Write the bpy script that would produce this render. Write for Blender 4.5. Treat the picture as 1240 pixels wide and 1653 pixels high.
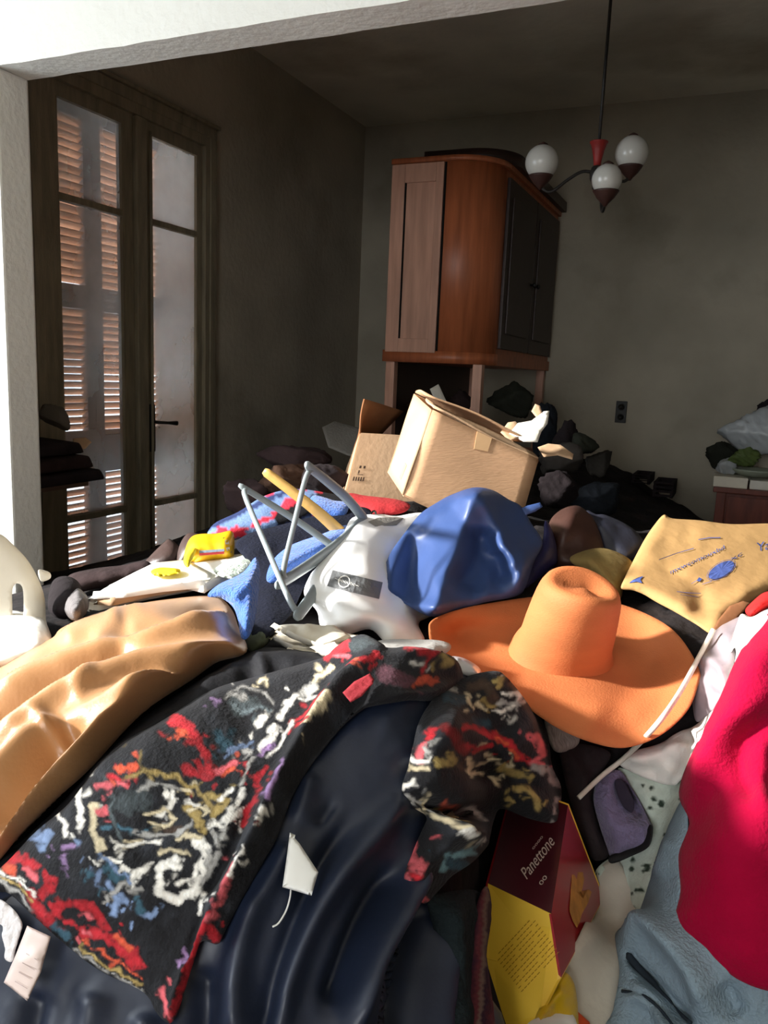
import bpy, bmesh, math, random
import numpy as np
from mathutils import Vector, Matrix
from mathutils.geometry import delaunay_2d_cdt
for o in list(bpy.data.objects): bpy.data.objects.remove(o, do_unlink=True)
SC = bpy.context.scene
COL = SC.collection
RNG = np.random.RandomState(7)
random.seed(7)
# ------------------------------------------------------------------ camera
FPX, YAW, PIT, ROL = 1282.6, .4134, .17115, .0424
CAM = np.array([0., 0., 1.35])
_fw = np.array([-math.sin(YAW)*math.cos(PIT), math.cos(YAW)*math.cos(PIT), -math.sin(PIT)])
_rt = np.array([math.cos(YAW), math.sin(YAW), 0.]); _up = np.cross(_rt, _fw)
RT_ = math.cos(ROL)*_rt + math.sin(ROL)*_up
UP_ = -math.sin(ROL)*_rt + math.cos(ROL)*_up
cam = bpy.data.cameras.new('camera'); camo = bpy.data.objects.new('camera', cam); COL.objects.link(camo)
camo.matrix_world = Matrix(((RT_[0], UP_[0], -_fw[0], CAM[0]), (RT_[1], UP_[1], -_fw[1], CAM[1]), (RT_[2], UP_[2], -_fw[2], CAM[2]), (0, 0, 0, 1)))
cam.sensor_fit = 'VERTICAL'; cam.sensor_height = 24; cam.lens = 24*FPX/1653; cam.clip_start = .02
SC.camera = camo
# ------------------------------------------------------------------ light
def area_light(name, loc, direction, sx, sy, power, col=(1, 1, 1), spread=180):
    l = bpy.data.lights.new(name, 'AREA'); l.shape = 'RECTANGLE'; l.size = sx; l.size_y = sy; l.energy = power; l.color = col
    l.spread = math.radians(spread)
    o = bpy.data.objects.new(name, l); COL.objects.link(o); o.location = loc
    o.rotation_euler = Vector(direction).to_track_quat('-Z', 'Y').to_euler()
    return o
WORLD_STRENGTH = 4.2
W = bpy.data.worlds.new('sky'); SC.world = W; W.use_nodes = True
bg = W.node_tree.nodes['Background']; bg.inputs[0].default_value = (.80, .90, 1., 1); bg.inputs[1].default_value = WORLD_STRENGTH
sun = bpy.data.lights.new('sun', 'SUN'); sun.energy = 13.; sun.angle = math.radians(5); sun.color = (1., .965, .91)
suno = bpy.data.objects.new('sun', sun); COL.objects.link(suno); suno.rotation_euler = Vector((1, .60, -.52)).to_track_quat('-Z', 'Y').to_euler()
area_light('window_daylight', (-2.99, .28, 1.85), (1, .1, -.1), 2.2, 1.7, 44, (.92, .96, 1.))
area_light('rear_fill', (-.5, -2.66, 1.65), (0, 1, 0), 1.7, 1.3, 49, (1., .98, .95))  # added fill lamp, brightens the far room from behind the camera
SC.view_settings.view_transform = 'Standard'; SC.view_settings.look = 'None'
SC.view_settings.exposure = 0.0; SC.view_settings.gamma = 1.0; SC.view_settings.use_curve_mapping = False
# ------------------------------------------------------------------ pixel helpers
def rays(p):
    p = np.asarray(p, float).reshape(-1, 2)
    return _fw + ((p[:, :1]-620)/FPX)*RT_ - ((p[:, 1:2]-826.5)/FPX)*UP_
def onX(x, y, X): d = rays((x, y))[0]; return CAM + d*(X/d[0])
def onY(x, y, Y): d = rays((x, y))[0]; return CAM + d*(Y/d[1])
def onZ(x, y, Z): d = rays((x, y))[0]; return CAM + d*((Z-1.35)/d[2])
def at(x, y, t): return CAM + rays((x, y))[0]*t
def proj(P):
    v = np.asarray(P)-CAM; w = v @ _fw
    return np.array([620+FPX*(v @ RT_)/w, 826.5-FPX*(v @ UP_)/w])
def tps_fit(pts, vals, reg=1e-4):
    pts = np.asarray(pts, float); vals = np.asarray(vals, float); n = len(pts)
    d2 = ((pts[:, None]-pts[None])**2).sum(-1)
    K = .5*d2*np.log(d2+1e-12)+reg*np.eye(n); P = np.c_[np.ones(n), pts]
    A = np.zeros((n+3, n+3)); A[:n, :n] = K; A[:n, n:] = P; A[n:, :n] = P.T
    sol = np.linalg.lstsq(A, np.r_[vals, 0, 0, 0], rcond=None)[0]
    def ev(q):
        q = np.asarray(q, float); d2 = ((q[:, None]-pts[None])**2).sum(-1)
        return (.5*d2*np.log(d2+1e-12)) @ sol[:n] + sol[n] + q @ sol[n+1:]
    return ev
_lat = RNG.rand(64, 64)
def vnoise(x, y):
    xi = np.floor(x).astype(int); yi = np.floor(y).astype(int); fx = x-xi; fy = y-yi
    fx = fx*fx*(3-2*fx); fy = fy*fy*(3-2*fy)
    a = _lat[xi % 64, yi % 64]; b = _lat[(xi+1) % 64, yi % 64]; c = _lat[xi % 64, (yi+1) % 64]; d = _lat[(xi+1) % 64, (yi+1) % 64]
    return (a*(1-fx)+b*fx)*(1-fy)+(c*(1-fx)+d*fx)*fy*1.0-.5
def fbm(x, y, o=3):
    s = 0; a = 1.
    for i in range(o): s = s+a*vnoise(x*2**i+17.3*i, y*2**i+9.1*i); a *= .5
    return s
# ------------------------------------------------------------------ heap height field
HP = [  # pixel, pixel, height of the heap in metres
 (0,1653,.74),(150,1653,.76),(300,1653,.78),(600,1653,.78),(720,1653,.70),(830,1653,.56),(950,1653,.50),(1100,1653,.52),(1240,1653,.56),
 (0,1500,.79),(150,1500,.83),(300,1500,.85),(550,1480,.85),(700,1480,.80),(800,1500,.63),(930,1500,.52),(1060,1480,.55),(1240,1480,.63),
 (0,1350,.82),(250,1350,.88),(500,1330,.89),(700,1330,.87),(830,1330,.76),(960,1350,.60),(1060,1340,.63),(1150,1330,.74),(1240,1330,.80),
 (0,1200,.84),(250,1200,.90),(500,1200,.91),(720,1200,.90),(850,1200,.86),(960,1230,.72),(1050,1230,.74),(1140,1200,.84),(1240,1180,.88),
 (0,1080,.82),(250,1080,.90),(500,1080,.91),(720,1080,.89),(850,1090,.86),(960,1140,.80),(1080,1120,.82),(1200,1080,.90),
 (40,980,.80),(150,985,.80),(300,970,.88),(440,980,.88),(600,990,.90),(760,1000,.89),(900,990,.88),(1050,1000,.88),(1200,980,.92),
 (200,935,.78),(320,900,.85),(450,900,.90),(600,900,.92),(760,900,.93),(930,900,.91),(1100,900,.93),
 (270,885,.66),(380,850,.84),(500,840,.93),(650,840,.97),(800,840,.97),(940,850,.90),(1130,850,.88),
 (620,810,.985),(760,810,.985),(560,800,.93),(460,800,.90)]
HW = [(-2.55,2.2,.5),(-2.55,2.8,.48),(-2.55,3.3,.5),(-2.5,4.2,.55),(-2.4,5.2,.6),(-1.9,3.4,.78),(-1.8,4.6,.75),(-1.3,3.4,.86),(-.9,3.2,.88),
      (-.9,4.2,.88),(-.7,5.2,.85),(-.3,3.2,.78),(-.2,4.2,.7),(-.2,5.2,.6),(.5,3.0,.7),(.6,4.6,.6),(1.2,2.2,.8),(1.6,3.5,.6),(1.6,5,.5),
      (1,1.4,.8),(1.7,1.6,.6),(.9,.8,.7),(1.5,.6,.5),(-1.3,.7,.72),(-1.8,1.0,.66),(-2.3,1.5,.55),(-2.2,.6,.5),(-1.2,.35,.6),(.8,.35,.5),(-.3,.35,.72),(.3,.35,.5)]
_pts = []; _val = []
for x, y, z in HP:
    q = onZ(x, y, z); _pts.append(q[:2]); _val.append(z)
for x, y, z in HW: _pts.append((x, y)); _val.append(z)
_H = tps_fit(_pts, _val, 2e-3)
GX0, GY0, GS = -2.62, .30, .02
NX, NY = int((1.9-GX0)/GS)+1, int((5.38-GY0)/GS)+1
_gx = GX0+GS*np.arange(NX); _gy = GY0+GS*np.arange(NY)
_GG = np.stack(np.meshgrid(_gx, _gy, indexing='ij'), -1)
HG = np.concatenate([_H(_GG[i]) for i in range(NX)]).reshape(NX, NY)
HG = np.clip(HG, .3, 1.02)
def H(x, y):
    fx = np.clip((x-GX0)/GS, 0, NX-1.001); fy = np.clip((y-GY0)/GS, 0, NY-1.001)
    i = fx.astype(int); j = fy.astype(int); a = fx-i; b = fy-j
    return HG[i, j]*(1-a)*(1-b)+HG[i+1, j]*a*(1-b)+HG[i, j+1]*(1-a)*b+HG[i+1, j+1]*a*b
def T(p, g=0.):
    """distance along each pixel's ray to the heap raised by g"""
    d = rays(p); n = len(d); g = np.broadcast_to(np.asarray(g, float), (n,))
    t = np.full(n, .3); done = np.zeros(n, bool); prev = np.full(n, 9.); res = np.full(n, 5.)
    for k in range(300):
        P = CAM+d*t[:, None]; f = P[:, 2]-H(P[:, 0], P[:, 1])-g
        hit = (f <= 0) & ~done
        if hit.any():
            fr = prev[hit]/(prev[hit]-f[hit]+1e-9); res[hit] = t[hit]-.018*(1-fr); done |= hit
        if done.all(): break
        prev = f; t = t+.018
    return res
def t1(x, y, g=0.): return float(T([(x, y)], g)[0])
def on_heap(x, y, g=0.): return at(x, y, t1(x, y, g))
# ------------------------------------------------------------------ materials
def lin(c): return tuple(((v/255/12.92) if v/255 <= .04045 else ((v/255+.055)/1.055)**2.4) for v in c)
MATS = {}
def mat(name, col, rough=.8, var=.15, vscale=8, bump=.2, bscale=120, spec=.3, metal=0., sheen=0., dirt=None, attr=False, trans=0., stretch=None, alpha=None, coat=0.):
    if name in MATS: return MATS[name]
    m = bpy.data.materials.new(name); m.use_nodes = True; MATS[name] = m
    nt = m.node_tree; N = nt.nodes; L = nt.links; b = N['Principled BSDF']
    b.inputs['Roughness'].default_value = rough; b.inputs['Specular IOR Level'].default_value = spec; b.inputs['Metallic'].default_value = metal
    if sheen: b.inputs['Sheen Weight'].default_value = sheen
    if coat: b.inputs['Coat Weight'].default_value = coat
    if trans: b.inputs['Transmission Weight'].default_value = trans
    tc = N.new('ShaderNodeTexCoord'); src = tc.outputs['Object']
    if stretch:
        mp = N.new('ShaderNodeMapping'); mp.inputs['Scale'].default_value = stretch; L.new(src, mp.inputs[0]); src = mp.outputs[0]
    nz = N.new('ShaderNodeTexNoise'); nz.inputs['Scale'].default_value = vscale; nz.inputs['Detail'].default_value = 5; L.new(src, nz.inputs[0])
    mx = N.new('ShaderNodeMix'); mx.data_type = 'RGBA'; mx.blend_type = 'MULTIPLY'; mx.inputs[0].default_value = 1
    if attr:
        at_ = N.new('ShaderNodeAttribute'); at_.attribute_name = 'Col'; L.new(at_.outputs['Color'], mx.inputs[6])
    else: mx.inputs[6].default_value = (*lin(col), 1)
    rp = N.new('ShaderNodeMapRange'); rp.inputs[1].default_value = .3; rp.inputs[2].default_value = .7; rp.inputs[3].default_value = 1-var; rp.inputs[4].default_value = 1+var*.6
    L.new(nz.outputs[0], rp.inputs[0]); L.new(rp.outputs[0], mx.inputs[7])
    out = mx.outputs[2]
    if dirt:
        n2 = N.new('ShaderNodeTexNoise'); n2.inputs['Scale'].default_value = dirt[1]; n2.inputs['Detail'].default_value = 8; L.new(src, n2.inputs[0])
        r2 = N.new('ShaderNodeMapRange'); r2.inputs[1].default_value = dirt[2]; r2.inputs[2].default_value = dirt[2]+.16; L.new(n2.outputs[0], r2.inputs[0])
        m2 = N.new('ShaderNodeMix'); m2.data_type = 'RGBA'; L.new(r2.outputs[0], m2.inputs[0]); L.new(out, m2.inputs[6]); m2.inputs[7].default_value = (*lin(dirt[0]), 1); out = m2.outputs[2]
    L.new(out, b.inputs['Base Color'])
    if bump:
        n3 = N.new('ShaderNodeTexNoise'); n3.inputs['Scale'].default_value = bscale; n3.inputs['Detail'].default_value = 3; L.new(src, n3.inputs[0])
        bp = N.new('ShaderNodeBump'); bp.inputs['Strength'].default_value = bump; bp.inputs['Distance'].default_value = .01; L.new(n3.outputs[0], bp.inputs['Height']); L.new(bp.outputs[0], b.inputs['Normal'])
    return m
# ------------------------------------------------------------------ object helpers
def link(name, verts, faces, m, parent=None, smooth=False):
    me = bpy.data.meshes.new(name); me.from_pydata([tuple(map(float, v)) for v in verts], [], faces); me.update()
    if smooth:
        for p in me.polygons: p.use_smooth = True
    me.materials.append(m)
    o = bpy.data.objects.new(name, me); COL.objects.link(o)
    if parent: o.parent = parent; o.matrix_parent_inverse = parent.matrix_basis.inverted()
    return o
def tag(o, label, cat, group=None, kind=None):
    o['label'] = label; o['category'] = cat
    if group: o['group'] = group
    if kind: o['kind'] = kind
    return o
def empty(name, loc=(0, 0, 0)):
    o = bpy.data.objects.new(name, None); COL.objects.link(o); o.location = tuple(map(float, loc)); o.empty_display_size = .05
    return o
def from_bm(name, bm, m, parent=None, smooth=False):
    bmesh.ops.recalc_face_normals(bm, faces=bm.faces)
    me = bpy.data.meshes.new(name); bm.to_mesh(me); bm.free()
    if smooth:
        for p in me.polygons: p.use_smooth = True
    me.materials.append(m); o = bpy.data.objects.new(name, me); COL.objects.link(o)
    if parent: o.parent = parent; o.matrix_parent_inverse = parent.matrix_basis.inverted()
    return o
def hexa_bm(P, bev=0, seg=2):
    """P: 0-3 one face ring, 4-7 the opposite ring"""
    bm = bmesh.new(); v = [bm.verts.new(tuple(map(float, p))) for p in P]
    for f in ((0,1,2,3),(7,6,5,4),(0,4,5,1),(1,5,6,2),(2,6,7,3),(3,7,4,0)): bm.faces.new([v[i] for i in f])
    bmesh.ops.recalc_face_normals(bm, faces=bm.faces)
    if bev: bmesh.ops.bevel(bm, geom=list(bm.edges), offset=bev, segments=seg, affect='EDGES', profile=.6)
    return bm
def hexa(name, P, m, parent=None, bev=0, smooth=False): return from_bm(name, hexa_bm(P, bev), m, parent, smooth)
def box(name, a, b, m, parent=None, bev=0):
    x0, y0, z0 = a; x1, y1, z1 = b
    return hexa(name, [(x0,y0,z0),(x1,y0,z0),(x1,y1,z0),(x0,y1,z0),(x0,y0,z1),(x1,y0,z1),(x1,y1,z1),(x0,y1,z1)], m, parent, bev)
def struct(o): o['kind'] = 'structure'; return o
def board(name, quad, th, m, parent=None, bev=0, sub=0, warp=0):
    """a thin slab on four corners, optionally warped"""
    q = [np.asarray(p, float) for p in quad]
    n = np.cross(q[1]-q[0], q[3]-q[0]); n = n/np.linalg.norm(n)
    if not sub: return hexa(name, [p+n*th/2 for p in q]+[p-n*th/2 for p in q], m, parent, bev)
    V = []; F = []; k = sub+1; off = random.random()*9
    for s in (1, -1):
        for i in range(k):
            for j in range(k):
                u, v = i/sub, j/sub
                p = (q[0]*(1-u)+q[1]*u)*(1-v)+(q[3]*(1-u)+q[2]*u)*v
                w = warp*(math.sin(2.2*u+off)*math.cos(2.6*v+off)+.4*math.sin(6*u+3*v+off))
                V.append(p+n*(s*th/2+w))
    for s in range(2):
        for i in range(sub):
            for j in range(sub):
                a = s*k*k+i*k+j; F.append((a, a+k, a+k+1, a+1) if s else (a, a+1, a+k+1, a+k))
    for i in range(sub):
        for (a, b) in ((i*k, (i+1)*k), ((i+1)*k+sub, i*k+sub), (i+1, i), (sub*k+i, sub*k+i+1)):
            F.append((a, b, b+k*k, a+k*k))
    return link(name, V, F, m, parent, True)
def tube_bm(pts, r, seg=8, bm=None, flat=None, caps=True):
    bm = bm or bmesh.new(); pts = [Vector(tuple(map(float, p))) for p in pts]
    rr = r if hasattr(r, '__len__') else [r]*len(pts); rings = []
    up = Vector((0, 0, 1)); d0 = (pts[1]-pts[0]).normalized()
    if abs(d0.dot(up)) > .9: up = Vector((1, 0, 0))
    if flat is not None: up = Vector(tuple(map(float, flat[0])))
    for i, p in enumerate(pts):
        d = (pts[min(i+1, len(pts)-1)]-pts[max(i-1, 0)]).normalized()
        a = d.cross(up).normalized(); b = a.cross(d).normalized()
        if flat is None: up = b
        k = flat[1] if flat is not None else 1
        rings.append([bm.verts.new(p+a*rr[i]*math.cos(2*math.pi*j/seg)+b*rr[i]*k*math.sin(2*math.pi*j/seg)) for j in range(seg)])
    for A, B in zip(rings, rings[1:]):
        for j in range(seg): bm.faces.new((A[j], A[(j+1) % seg], B[(j+1) % seg], B[j]))
    if caps: bm.faces.new(rings[0]); bm.faces.new(rings[-1][::-1])
    return bm
def tube(name, pts, r, m, parent=None, seg=8, flat=None): return from_bm(name, tube_bm(pts, r, seg, None, flat), m, parent, True)
def lathe(name, prof, m, parent=None, seg=24, M=None, squash=None):
    bm = bmesh.new(); rings = []
    for r, z in prof:
        ring = []
        for j in range(seg):
            a = 2*math.pi*j/seg; p = Vector((r*math.cos(a), r*math.sin(a), z))
            ring.append(bm.verts.new(M @ p if M else p))
        rings.append(ring)
    for A, B in zip(rings, rings[1:]):
        for j in range(seg): bm.faces.new((A[j], A[(j+1) % seg], B[(j+1) % seg], B[j]))
    bm.faces.new(rings[0][::-1]); bm.faces.new(rings[-1])
    return from_bm(name, bm, m, parent, True)
def catmull(P, n=6, closed=True):
    P = [np.asarray(p, float) for p in P]; out = []; N = len(P)
    for i in range(N if closed else N-1):
        if closed: a, b, c, d = P[i-1], P[i], P[(i+1) % N], P[(i+2) % N]
        else: a, b, c, d = P[max(i-1, 0)], P[i], P[i+1], P[min(i+2, N-1)]
        for k in range(n):
            t = k/n; out.append(.5*((2*b)+(c-a)*t+(2*a-5*b+4*c-d)*t*t+(3*b-a-3*c+d)*t**3))
    if not closed: out.append(P[-1])
    return np.array(out)
def resample(P, s, closed=True):
    P = np.asarray(P, float); Q = np.vstack([P, P[:1]]) if closed else P
    out = []
    for a, b in zip(Q, Q[1:]):
        k = max(1, int(round(np.linalg.norm(b-a)/s)))
        for i in range(k): out.append(a+(b-a)*i/k)
    if not closed: out.append(Q[-1])
    return np.array(out)
def seg_dist(q, P, closed=False, param=False):
    Q = np.vstack([P, P[:1]]) if closed else np.asarray(P, float)
    best = np.full(len(q), 1e9); bt = np.zeros(len(q)); n = len(Q)-1
    for i, (a, b) in enumerate(zip(Q, Q[1:])):
        ab = b-a; t = np.clip(((q-a) @ ab)/max(ab @ ab, 1e-9), 0, 1); d = np.linalg.norm(q-(a+t[:, None]*ab), axis=1)
        u = d < best; best[u] = d[u]; bt[u] = (i+t[u])/n
    return (best, bt) if param else best
def inside(q, P):
    q = np.asarray(q); c = np.zeros(len(q), bool); n = len(P)
    for i in range(n):
        a, b = P[i], P[(i+1) % n]
        if a[1] == b[1]: continue
        m = ((a[1] > q[:, 1]) != (b[1] > q[:, 1])) & (q[:, 0] < (b[0]-a[0])*(q[:, 1]-a[1])/(b[1]-a[1])+a[0])
        c ^= m
    return c
def drape(name, outline, m, off=.01, bulge=.012, R=16, folds=(), s=9, noise=(.003, 60), dctrl=None, color=None, parent=None,
          label=None, cat=None, group=None, sharp=False, holes=(), bumps=(), skirt=None, thick=None, lean=None, relax=2):
    """a sheet of cloth, paper or film lying on the heap: outline traced in the photo, depth from the heap it lies on (or dctrl), real folds"""
    P = np.asarray(outline, float)
    if lean is not None:      # stands or leans on the heap where its lowest edge touches it
        yb = P[:, 1].max(); xb = P[P[:, 1] > yb-12][:, 0].mean(); tb = t1(xb, yb, off)
        dctrl = [(x, y, tb*(1+lean*(yb-y)/FPX)) for x, y in outline]; skirt = skirt or .07
    P = resample(P if sharp else catmull(P, 6), s*.9)
    # drop near-duplicates
    keep = [0]
    for i in range(1, len(P)):
        if np.linalg.norm(P[i]-P[keep[-1]]) > s*.35: keep.append(i)
    if np.linalg.norm(P[keep[-1]]-P[0]) < s*.35: keep.pop()
    P = P[keep]
    x0, y0 = P.min(0); x1, y1 = P.max(0)
    gx, gy = np.meshgrid(np.arange(x0, x1, s), np.arange(y0, y1, s*.866)); gx = gx+(np.arange(gx.shape[0]) % 2)[:, None]*s*.5
    G = np.c_[gx.ravel(), gy.ravel()]; G = G[inside(G, P)]
    HL = [resample(catmull(h, 5), s*.8) for h in holes]
    if len(G):
        tn = np.roll(P, -1, 0)-np.roll(P, 1, 0); nrm = np.c_[-tn[:, 1], tn[:, 0]]; nrm /= np.linalg.norm(nrm, axis=1)[:, None]+1e-9
        ar = .5*np.sum(P[:, 0]*np.roll(P[:, 1], -1)-np.roll(P[:, 0], -1)*P[:, 1]); nrm = nrm*(1 if ar > 0 else -1)
        RG = P+nrm*s*.85; RG = RG[inside(RG, P)]; RG = RG[seg_dist(RG, P, True) > s*.75]
        kk = []
        for p in RG:
            if not kk or np.min(np.sum((np.array(kk)-p)**2, 1)) > (s*.5)**2: kk.append(p)
        e = seg_dist(G, P, True); G = G[e > s*1.5]; RG = np.array(kk).reshape(-1, 2)
        if len(G) and len(RG): G = np.vstack([RG, G])
        elif len(RG): G = RG
        for h in HL: G = G[(seg_dist(G, h, True) > s*.5) & ~inside(G, h)]
    allp = np.vstack([P]+HL+[G]) if len(G) else np.vstack([P]+HL)
    edges = []; base = len(P)
    for h in HL:
        edges += [(base+i, base+(i+1) % len(h)) for i in range(len(h))]; base += len(h)
    vs, es, fs, *_ = delaunay_2d_cdt([Vector(p) for p in allp], edges, [list(range(len(P)))], 1, 1e-4)
    Q = np.array([tuple(v) for v in vs]); fs = [tuple(f) for f in fs]
    if HL or True:
        cen = np.array([Q[list(f)].mean(0) for f in fs]); ok = inside(cen, P)
        for h in HL: ok &= ~inside(cen, h)
        fs = [f for f, k in zip(fs, ok) if k]
    e = seg_dist(Q, P, True); u = np.clip(e/R, 0, 1); prof = np.sin(u*math.pi/2)
    g = np.full(len(Q), off)+bulge*prof
    for bx, by, br, ba in bumps:
        g = g+ba*np.exp(-((Q[:, 0]-bx)**2+(Q[:, 1]-by)**2)/br**2)
    fh = np.zeros(len(Q))
    for F in folds:
        pts, amp, w = F[:3]; mode = F[3] if len(F) > 3 else 'g'
        L = catmull(pts, 5, False) if len(pts) > 2 else np.asarray(pts, float)
        d, tt = seg_dist(Q, L, False, True)
        ends = np.clip(np.minimum(tt, 1-tt)*6, 0.0, 1) if 'e' not in mode else 1.
        ends = .25+.75*ends
        if mode[0] == 'g': fh = fh+amp*ends*np.exp(-(d/w)**2)
        elif mode[0] == 's': fh = fh+amp*ends*np.maximum(0, 1-d/w)
        elif mode[0] == 'p': fh = fh+amp*ends*np.clip(1-(d/w)**2, 0, 1)
    if noise: fh = fh+noise[0]*2*fbm(Q[:, 0]/noise[1]+off*331, Q[:, 1]/noise[1]+bulge*517, 3)
    fh = fh*np.clip(e/(R*.6), .25, 1)
    d = rays(Q)
    if dctrl is None:
        t = T(Q, g); Pw = CAM+d*t[:, None]
        eps = .03; nx = -(H(Pw[:, 0]+eps, Pw[:, 1])-H(Pw[:, 0]-eps, Pw[:, 1]))/(2*eps); ny = -(H(Pw[:, 0], Pw[:, 1]+eps)-H(Pw[:, 0], Pw[:, 1]-eps))/(2*eps)
        n = np.c_[nx, ny, np.ones(len(Q))]; n /= np.linalg.norm(n, axis=1)[:, None]
        vd = -d/np.linalg.norm(d, axis=1)[:, None]; n = n+.35*vd; n /= np.linalg.norm(n, axis=1)[:, None]
        Pw = Pw+n*fh[:, None]
    else:
        dc = np.array(dctrl, float); ev = tps_fit(dc[:, :2]/400, dc[:, 2], 1e-6); t = ev(Q/400)
        dn = d/np.linalg.norm(d, axis=1)[:, None]
        Pw = CAM+d*t[:, None]-dn*(g+fh)[:, None]
    # relax the cloth a little so that crests run smoothly (the hem stays put)
    if len(fs):
        ed = np.array([(f[i], f[(i+1) % 3]) for f in fs for i in range(3)]); key = {}
        for a, b in ed: key[(min(a, b), max(a, b))] = key.get((min(a, b), max(a, b)), 0)+1
        fix = np.zeros(len(Q), bool)
        for (a, b), c in key.items():
            if c == 1: fix[a] = fix[b] = True
        ek = np.array(list(key)); deg = np.bincount(ek.ravel(), minlength=len(Q))[:, None]+1e-9
        for _ in range(relax):
            acc = np.zeros_like(Pw); np.add.at(acc, ek[:, 0], Pw[ek[:, 1]]); np.add.at(acc, ek[:, 1], Pw[ek[:, 0]])
            Pw = np.where(fix[:, None], Pw, .45*Pw+.55*acc/deg)
    # face orientation toward camera
    V = [tuple(p) for p in Pw]; F = []
    for f in fs:
        a, b, c = Pw[f[0]], Pw[f[1]], Pw[f[2]]
        F.append(f if np.dot(np.cross(b-a, c-a), CAM-a) > 0 else f[::-1])
    cnt = {}
    for f in F:
        for i in range(len(f)): k = (f[i], f[(i+1) % len(f)]); cnt[k] = 1
    bd = [k for k in cnt if (k[1], k[0]) not in cnt]
    inw = np.zeros((len(Q), 2)); ic = np.zeros(len(Q))
    for f in F:
        cq = Q[list(f)].mean(0)
        for v in f: inw[v] += cq-Q[v]; ic[v] += 1
    inw /= np.maximum(ic, 1)[:, None]; inw /= np.linalg.norm(inw, axis=1)[:, None]+1e-6
    idx = {}
    for a, b in bd:
        for v in (a, b):
            if v not in idx:
                p = Pw[v]
                if thick is not None: q = p+d[v]/np.linalg.norm(d[v])*thick
                else:            # hem turned under
                    k_ = skirt if skirt is not None else .03
                    di = rays(Q[v]+inw[v]*(s*1.1+3))[0]; q = CAM+di*((p-CAM) @ _fw)+d[v]/np.linalg.norm(d[v])*k_
                idx[v] = len(V); V.append(tuple(q))
    for a, b in bd: F.append((b, a, idx[a], idx[b]))
    if thick is not None:   # closed back
        nb = len(Q); back = {}
        for i in range(nb):
            if i in idx: back[i] = idx[i]
            else: back[i] = len(V); V.append(tuple(Pw[i]+d[i]/np.linalg.norm(d[i])*thick))
        for f in list(F[:len(fs)]): F.append(tuple(back[i] for i in f[::-1]))
    o = link(name, V, F, m, parent, True)
    if color is not None:
        cc = color(Q); full = np.ones((len(V), 4)); full[:len(Q), :3] = cc
        for v, k in idx.items(): full[k, :3] = cc[v]
        a = o.data.color_attributes.new('Col', 'FLOAT_COLOR', 'POINT'); a.data.foreach_set('color', full.astype(np.float32).ravel())
    if label: tag(o, label, cat, group)
    o_map = (Q, Pw)
    SURF[o.name] = o_map
    return o
SURF = {}
def sink(*quads):
    """let the heap give way under a solid thing: sample its faces"""
    pts = []
    for q in quads:
        q = [np.asarray(p, float) for p in q]
        for u in np.linspace(0, 1, 26):
            for v in np.linspace(0, 1, 26): pts.append((q[0]*(1-u)+q[1]*u)*(1-v)+(q[3]*(1-u)+q[2]*u)*v)
    SURF['solid%d' % len(SURF)] = (None, np.array(pts))
def lift(surf, px, dz=.002):
    """points lying just above an already built sheet, at given pixels (for print and things resting on it)"""
    Q, Pw = SURF[surf]; out = []
    for p in np.asarray(px, float).reshape(-1, 2):
        w = np.linalg.norm(Q-p, axis=1); k = np.argsort(w)[:4]; ww = 1/(w[k]+.3)**2; ww /= ww.sum()
        tt = np.mean([ (Pw[i]-CAM) @ _fw*wi for i, wi in zip(k, ww)])*len(k)
        d = rays(p)[0]; out.append(CAM+d*tt-d/np.linalg.norm(d)*dz)
    return np.array(out)
def print_shape(name, polys, surf, m, parent, dz=.002):
    """flat print: each polygon (pixels) laid on a sheet, all in one part"""
    V = []; F = []
    for P in polys:
        q = lift(surf, P, dz); b = len(V); V += list(q); F.append(tuple(range(b, b+len(q))))
    return link(name, V, F, m, parent)
def stroke(pts, w):
    """thin polygon strips along a pixel polyline"""
    pts = np.asarray(pts, float); out = []
    for a, b in zip(pts, pts[1:]):
        t = b-a; t = t/max(np.linalg.norm(t), 1e-6); n = np.array([-t[1], t[0]])*w/2
        out.append([a-n, b-n, b+n, a+n])
    return out
def text_polys(s, origin, ux, uy, font_h=1.):
    """outline triangles of the built-in font mapped to pixel axes"""
    c = bpy.data.curves.new('t', 'FONT'); c.body = s; c.size = 1.; o = bpy.data.objects.new('t', c); COL.objects.link(o)
    dg = bpy.context.evaluated_depsgraph_get(); me = bpy.data.meshes.new_from_object(o.evaluated_get(dg))
    polys = []
    for p in me.polygons: polys.append([np.asarray(origin)+np.asarray(ux)*me.vertices[i].co.x+np.asarray(uy)*me.vertices[i].co.y for i in p.vertices])
    bpy.data.objects.remove(o); bpy.data.curves.remove(c); bpy.data.meshes.remove(me)
    return polys
# ================================================================== THE ROOM
XW, YB, ZC = -2.637, 5.40, 3.07
XN, YR, XR = -2.90, -2.6, 2.3          # near room: left wall, rear wall, right wall
LIN, JX, Y0, Y1 = 2.20, -2.116, 1.832, 1.952   # opening: lintel height, left jamb, partition faces
M_old = mat('stained_plaster', (168, 160, 144), .95, .22, 1.6, .35, 30, .1, dirt=((122, 116, 102), 1.1, .56))
M_oldc = mat('stained_ceiling', (226, 220, 204), .95, .25, 1.2, .35, 18, .1, dirt=((178, 168, 148), .9, .54))
M_white = mat('white_plaster', (206, 205, 198), .9, .05, 3, .3, 45, .15)
M_floor = mat('tile_floor', (120, 105, 92), .7, .2, 4, .1, 60)
M_frame = mat('aged_paint_wood', (136, 127, 107), .7, .25, 5, .25, 40, .2, stretch=(6, 6, 1))
M_dark = mat('blackened_metal', (30, 27, 24), .5, .2, 20, .1, 80, .4)
struct(box('floor', (XN-.3, YR-.1, -.1), (XR+.1, YB+.1, 0), M_floor))
struct(box('ceiling', (XN-.3, YR-.1, ZC), (XR+.1, YB+.1, ZC+.12), M_oldc))
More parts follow.
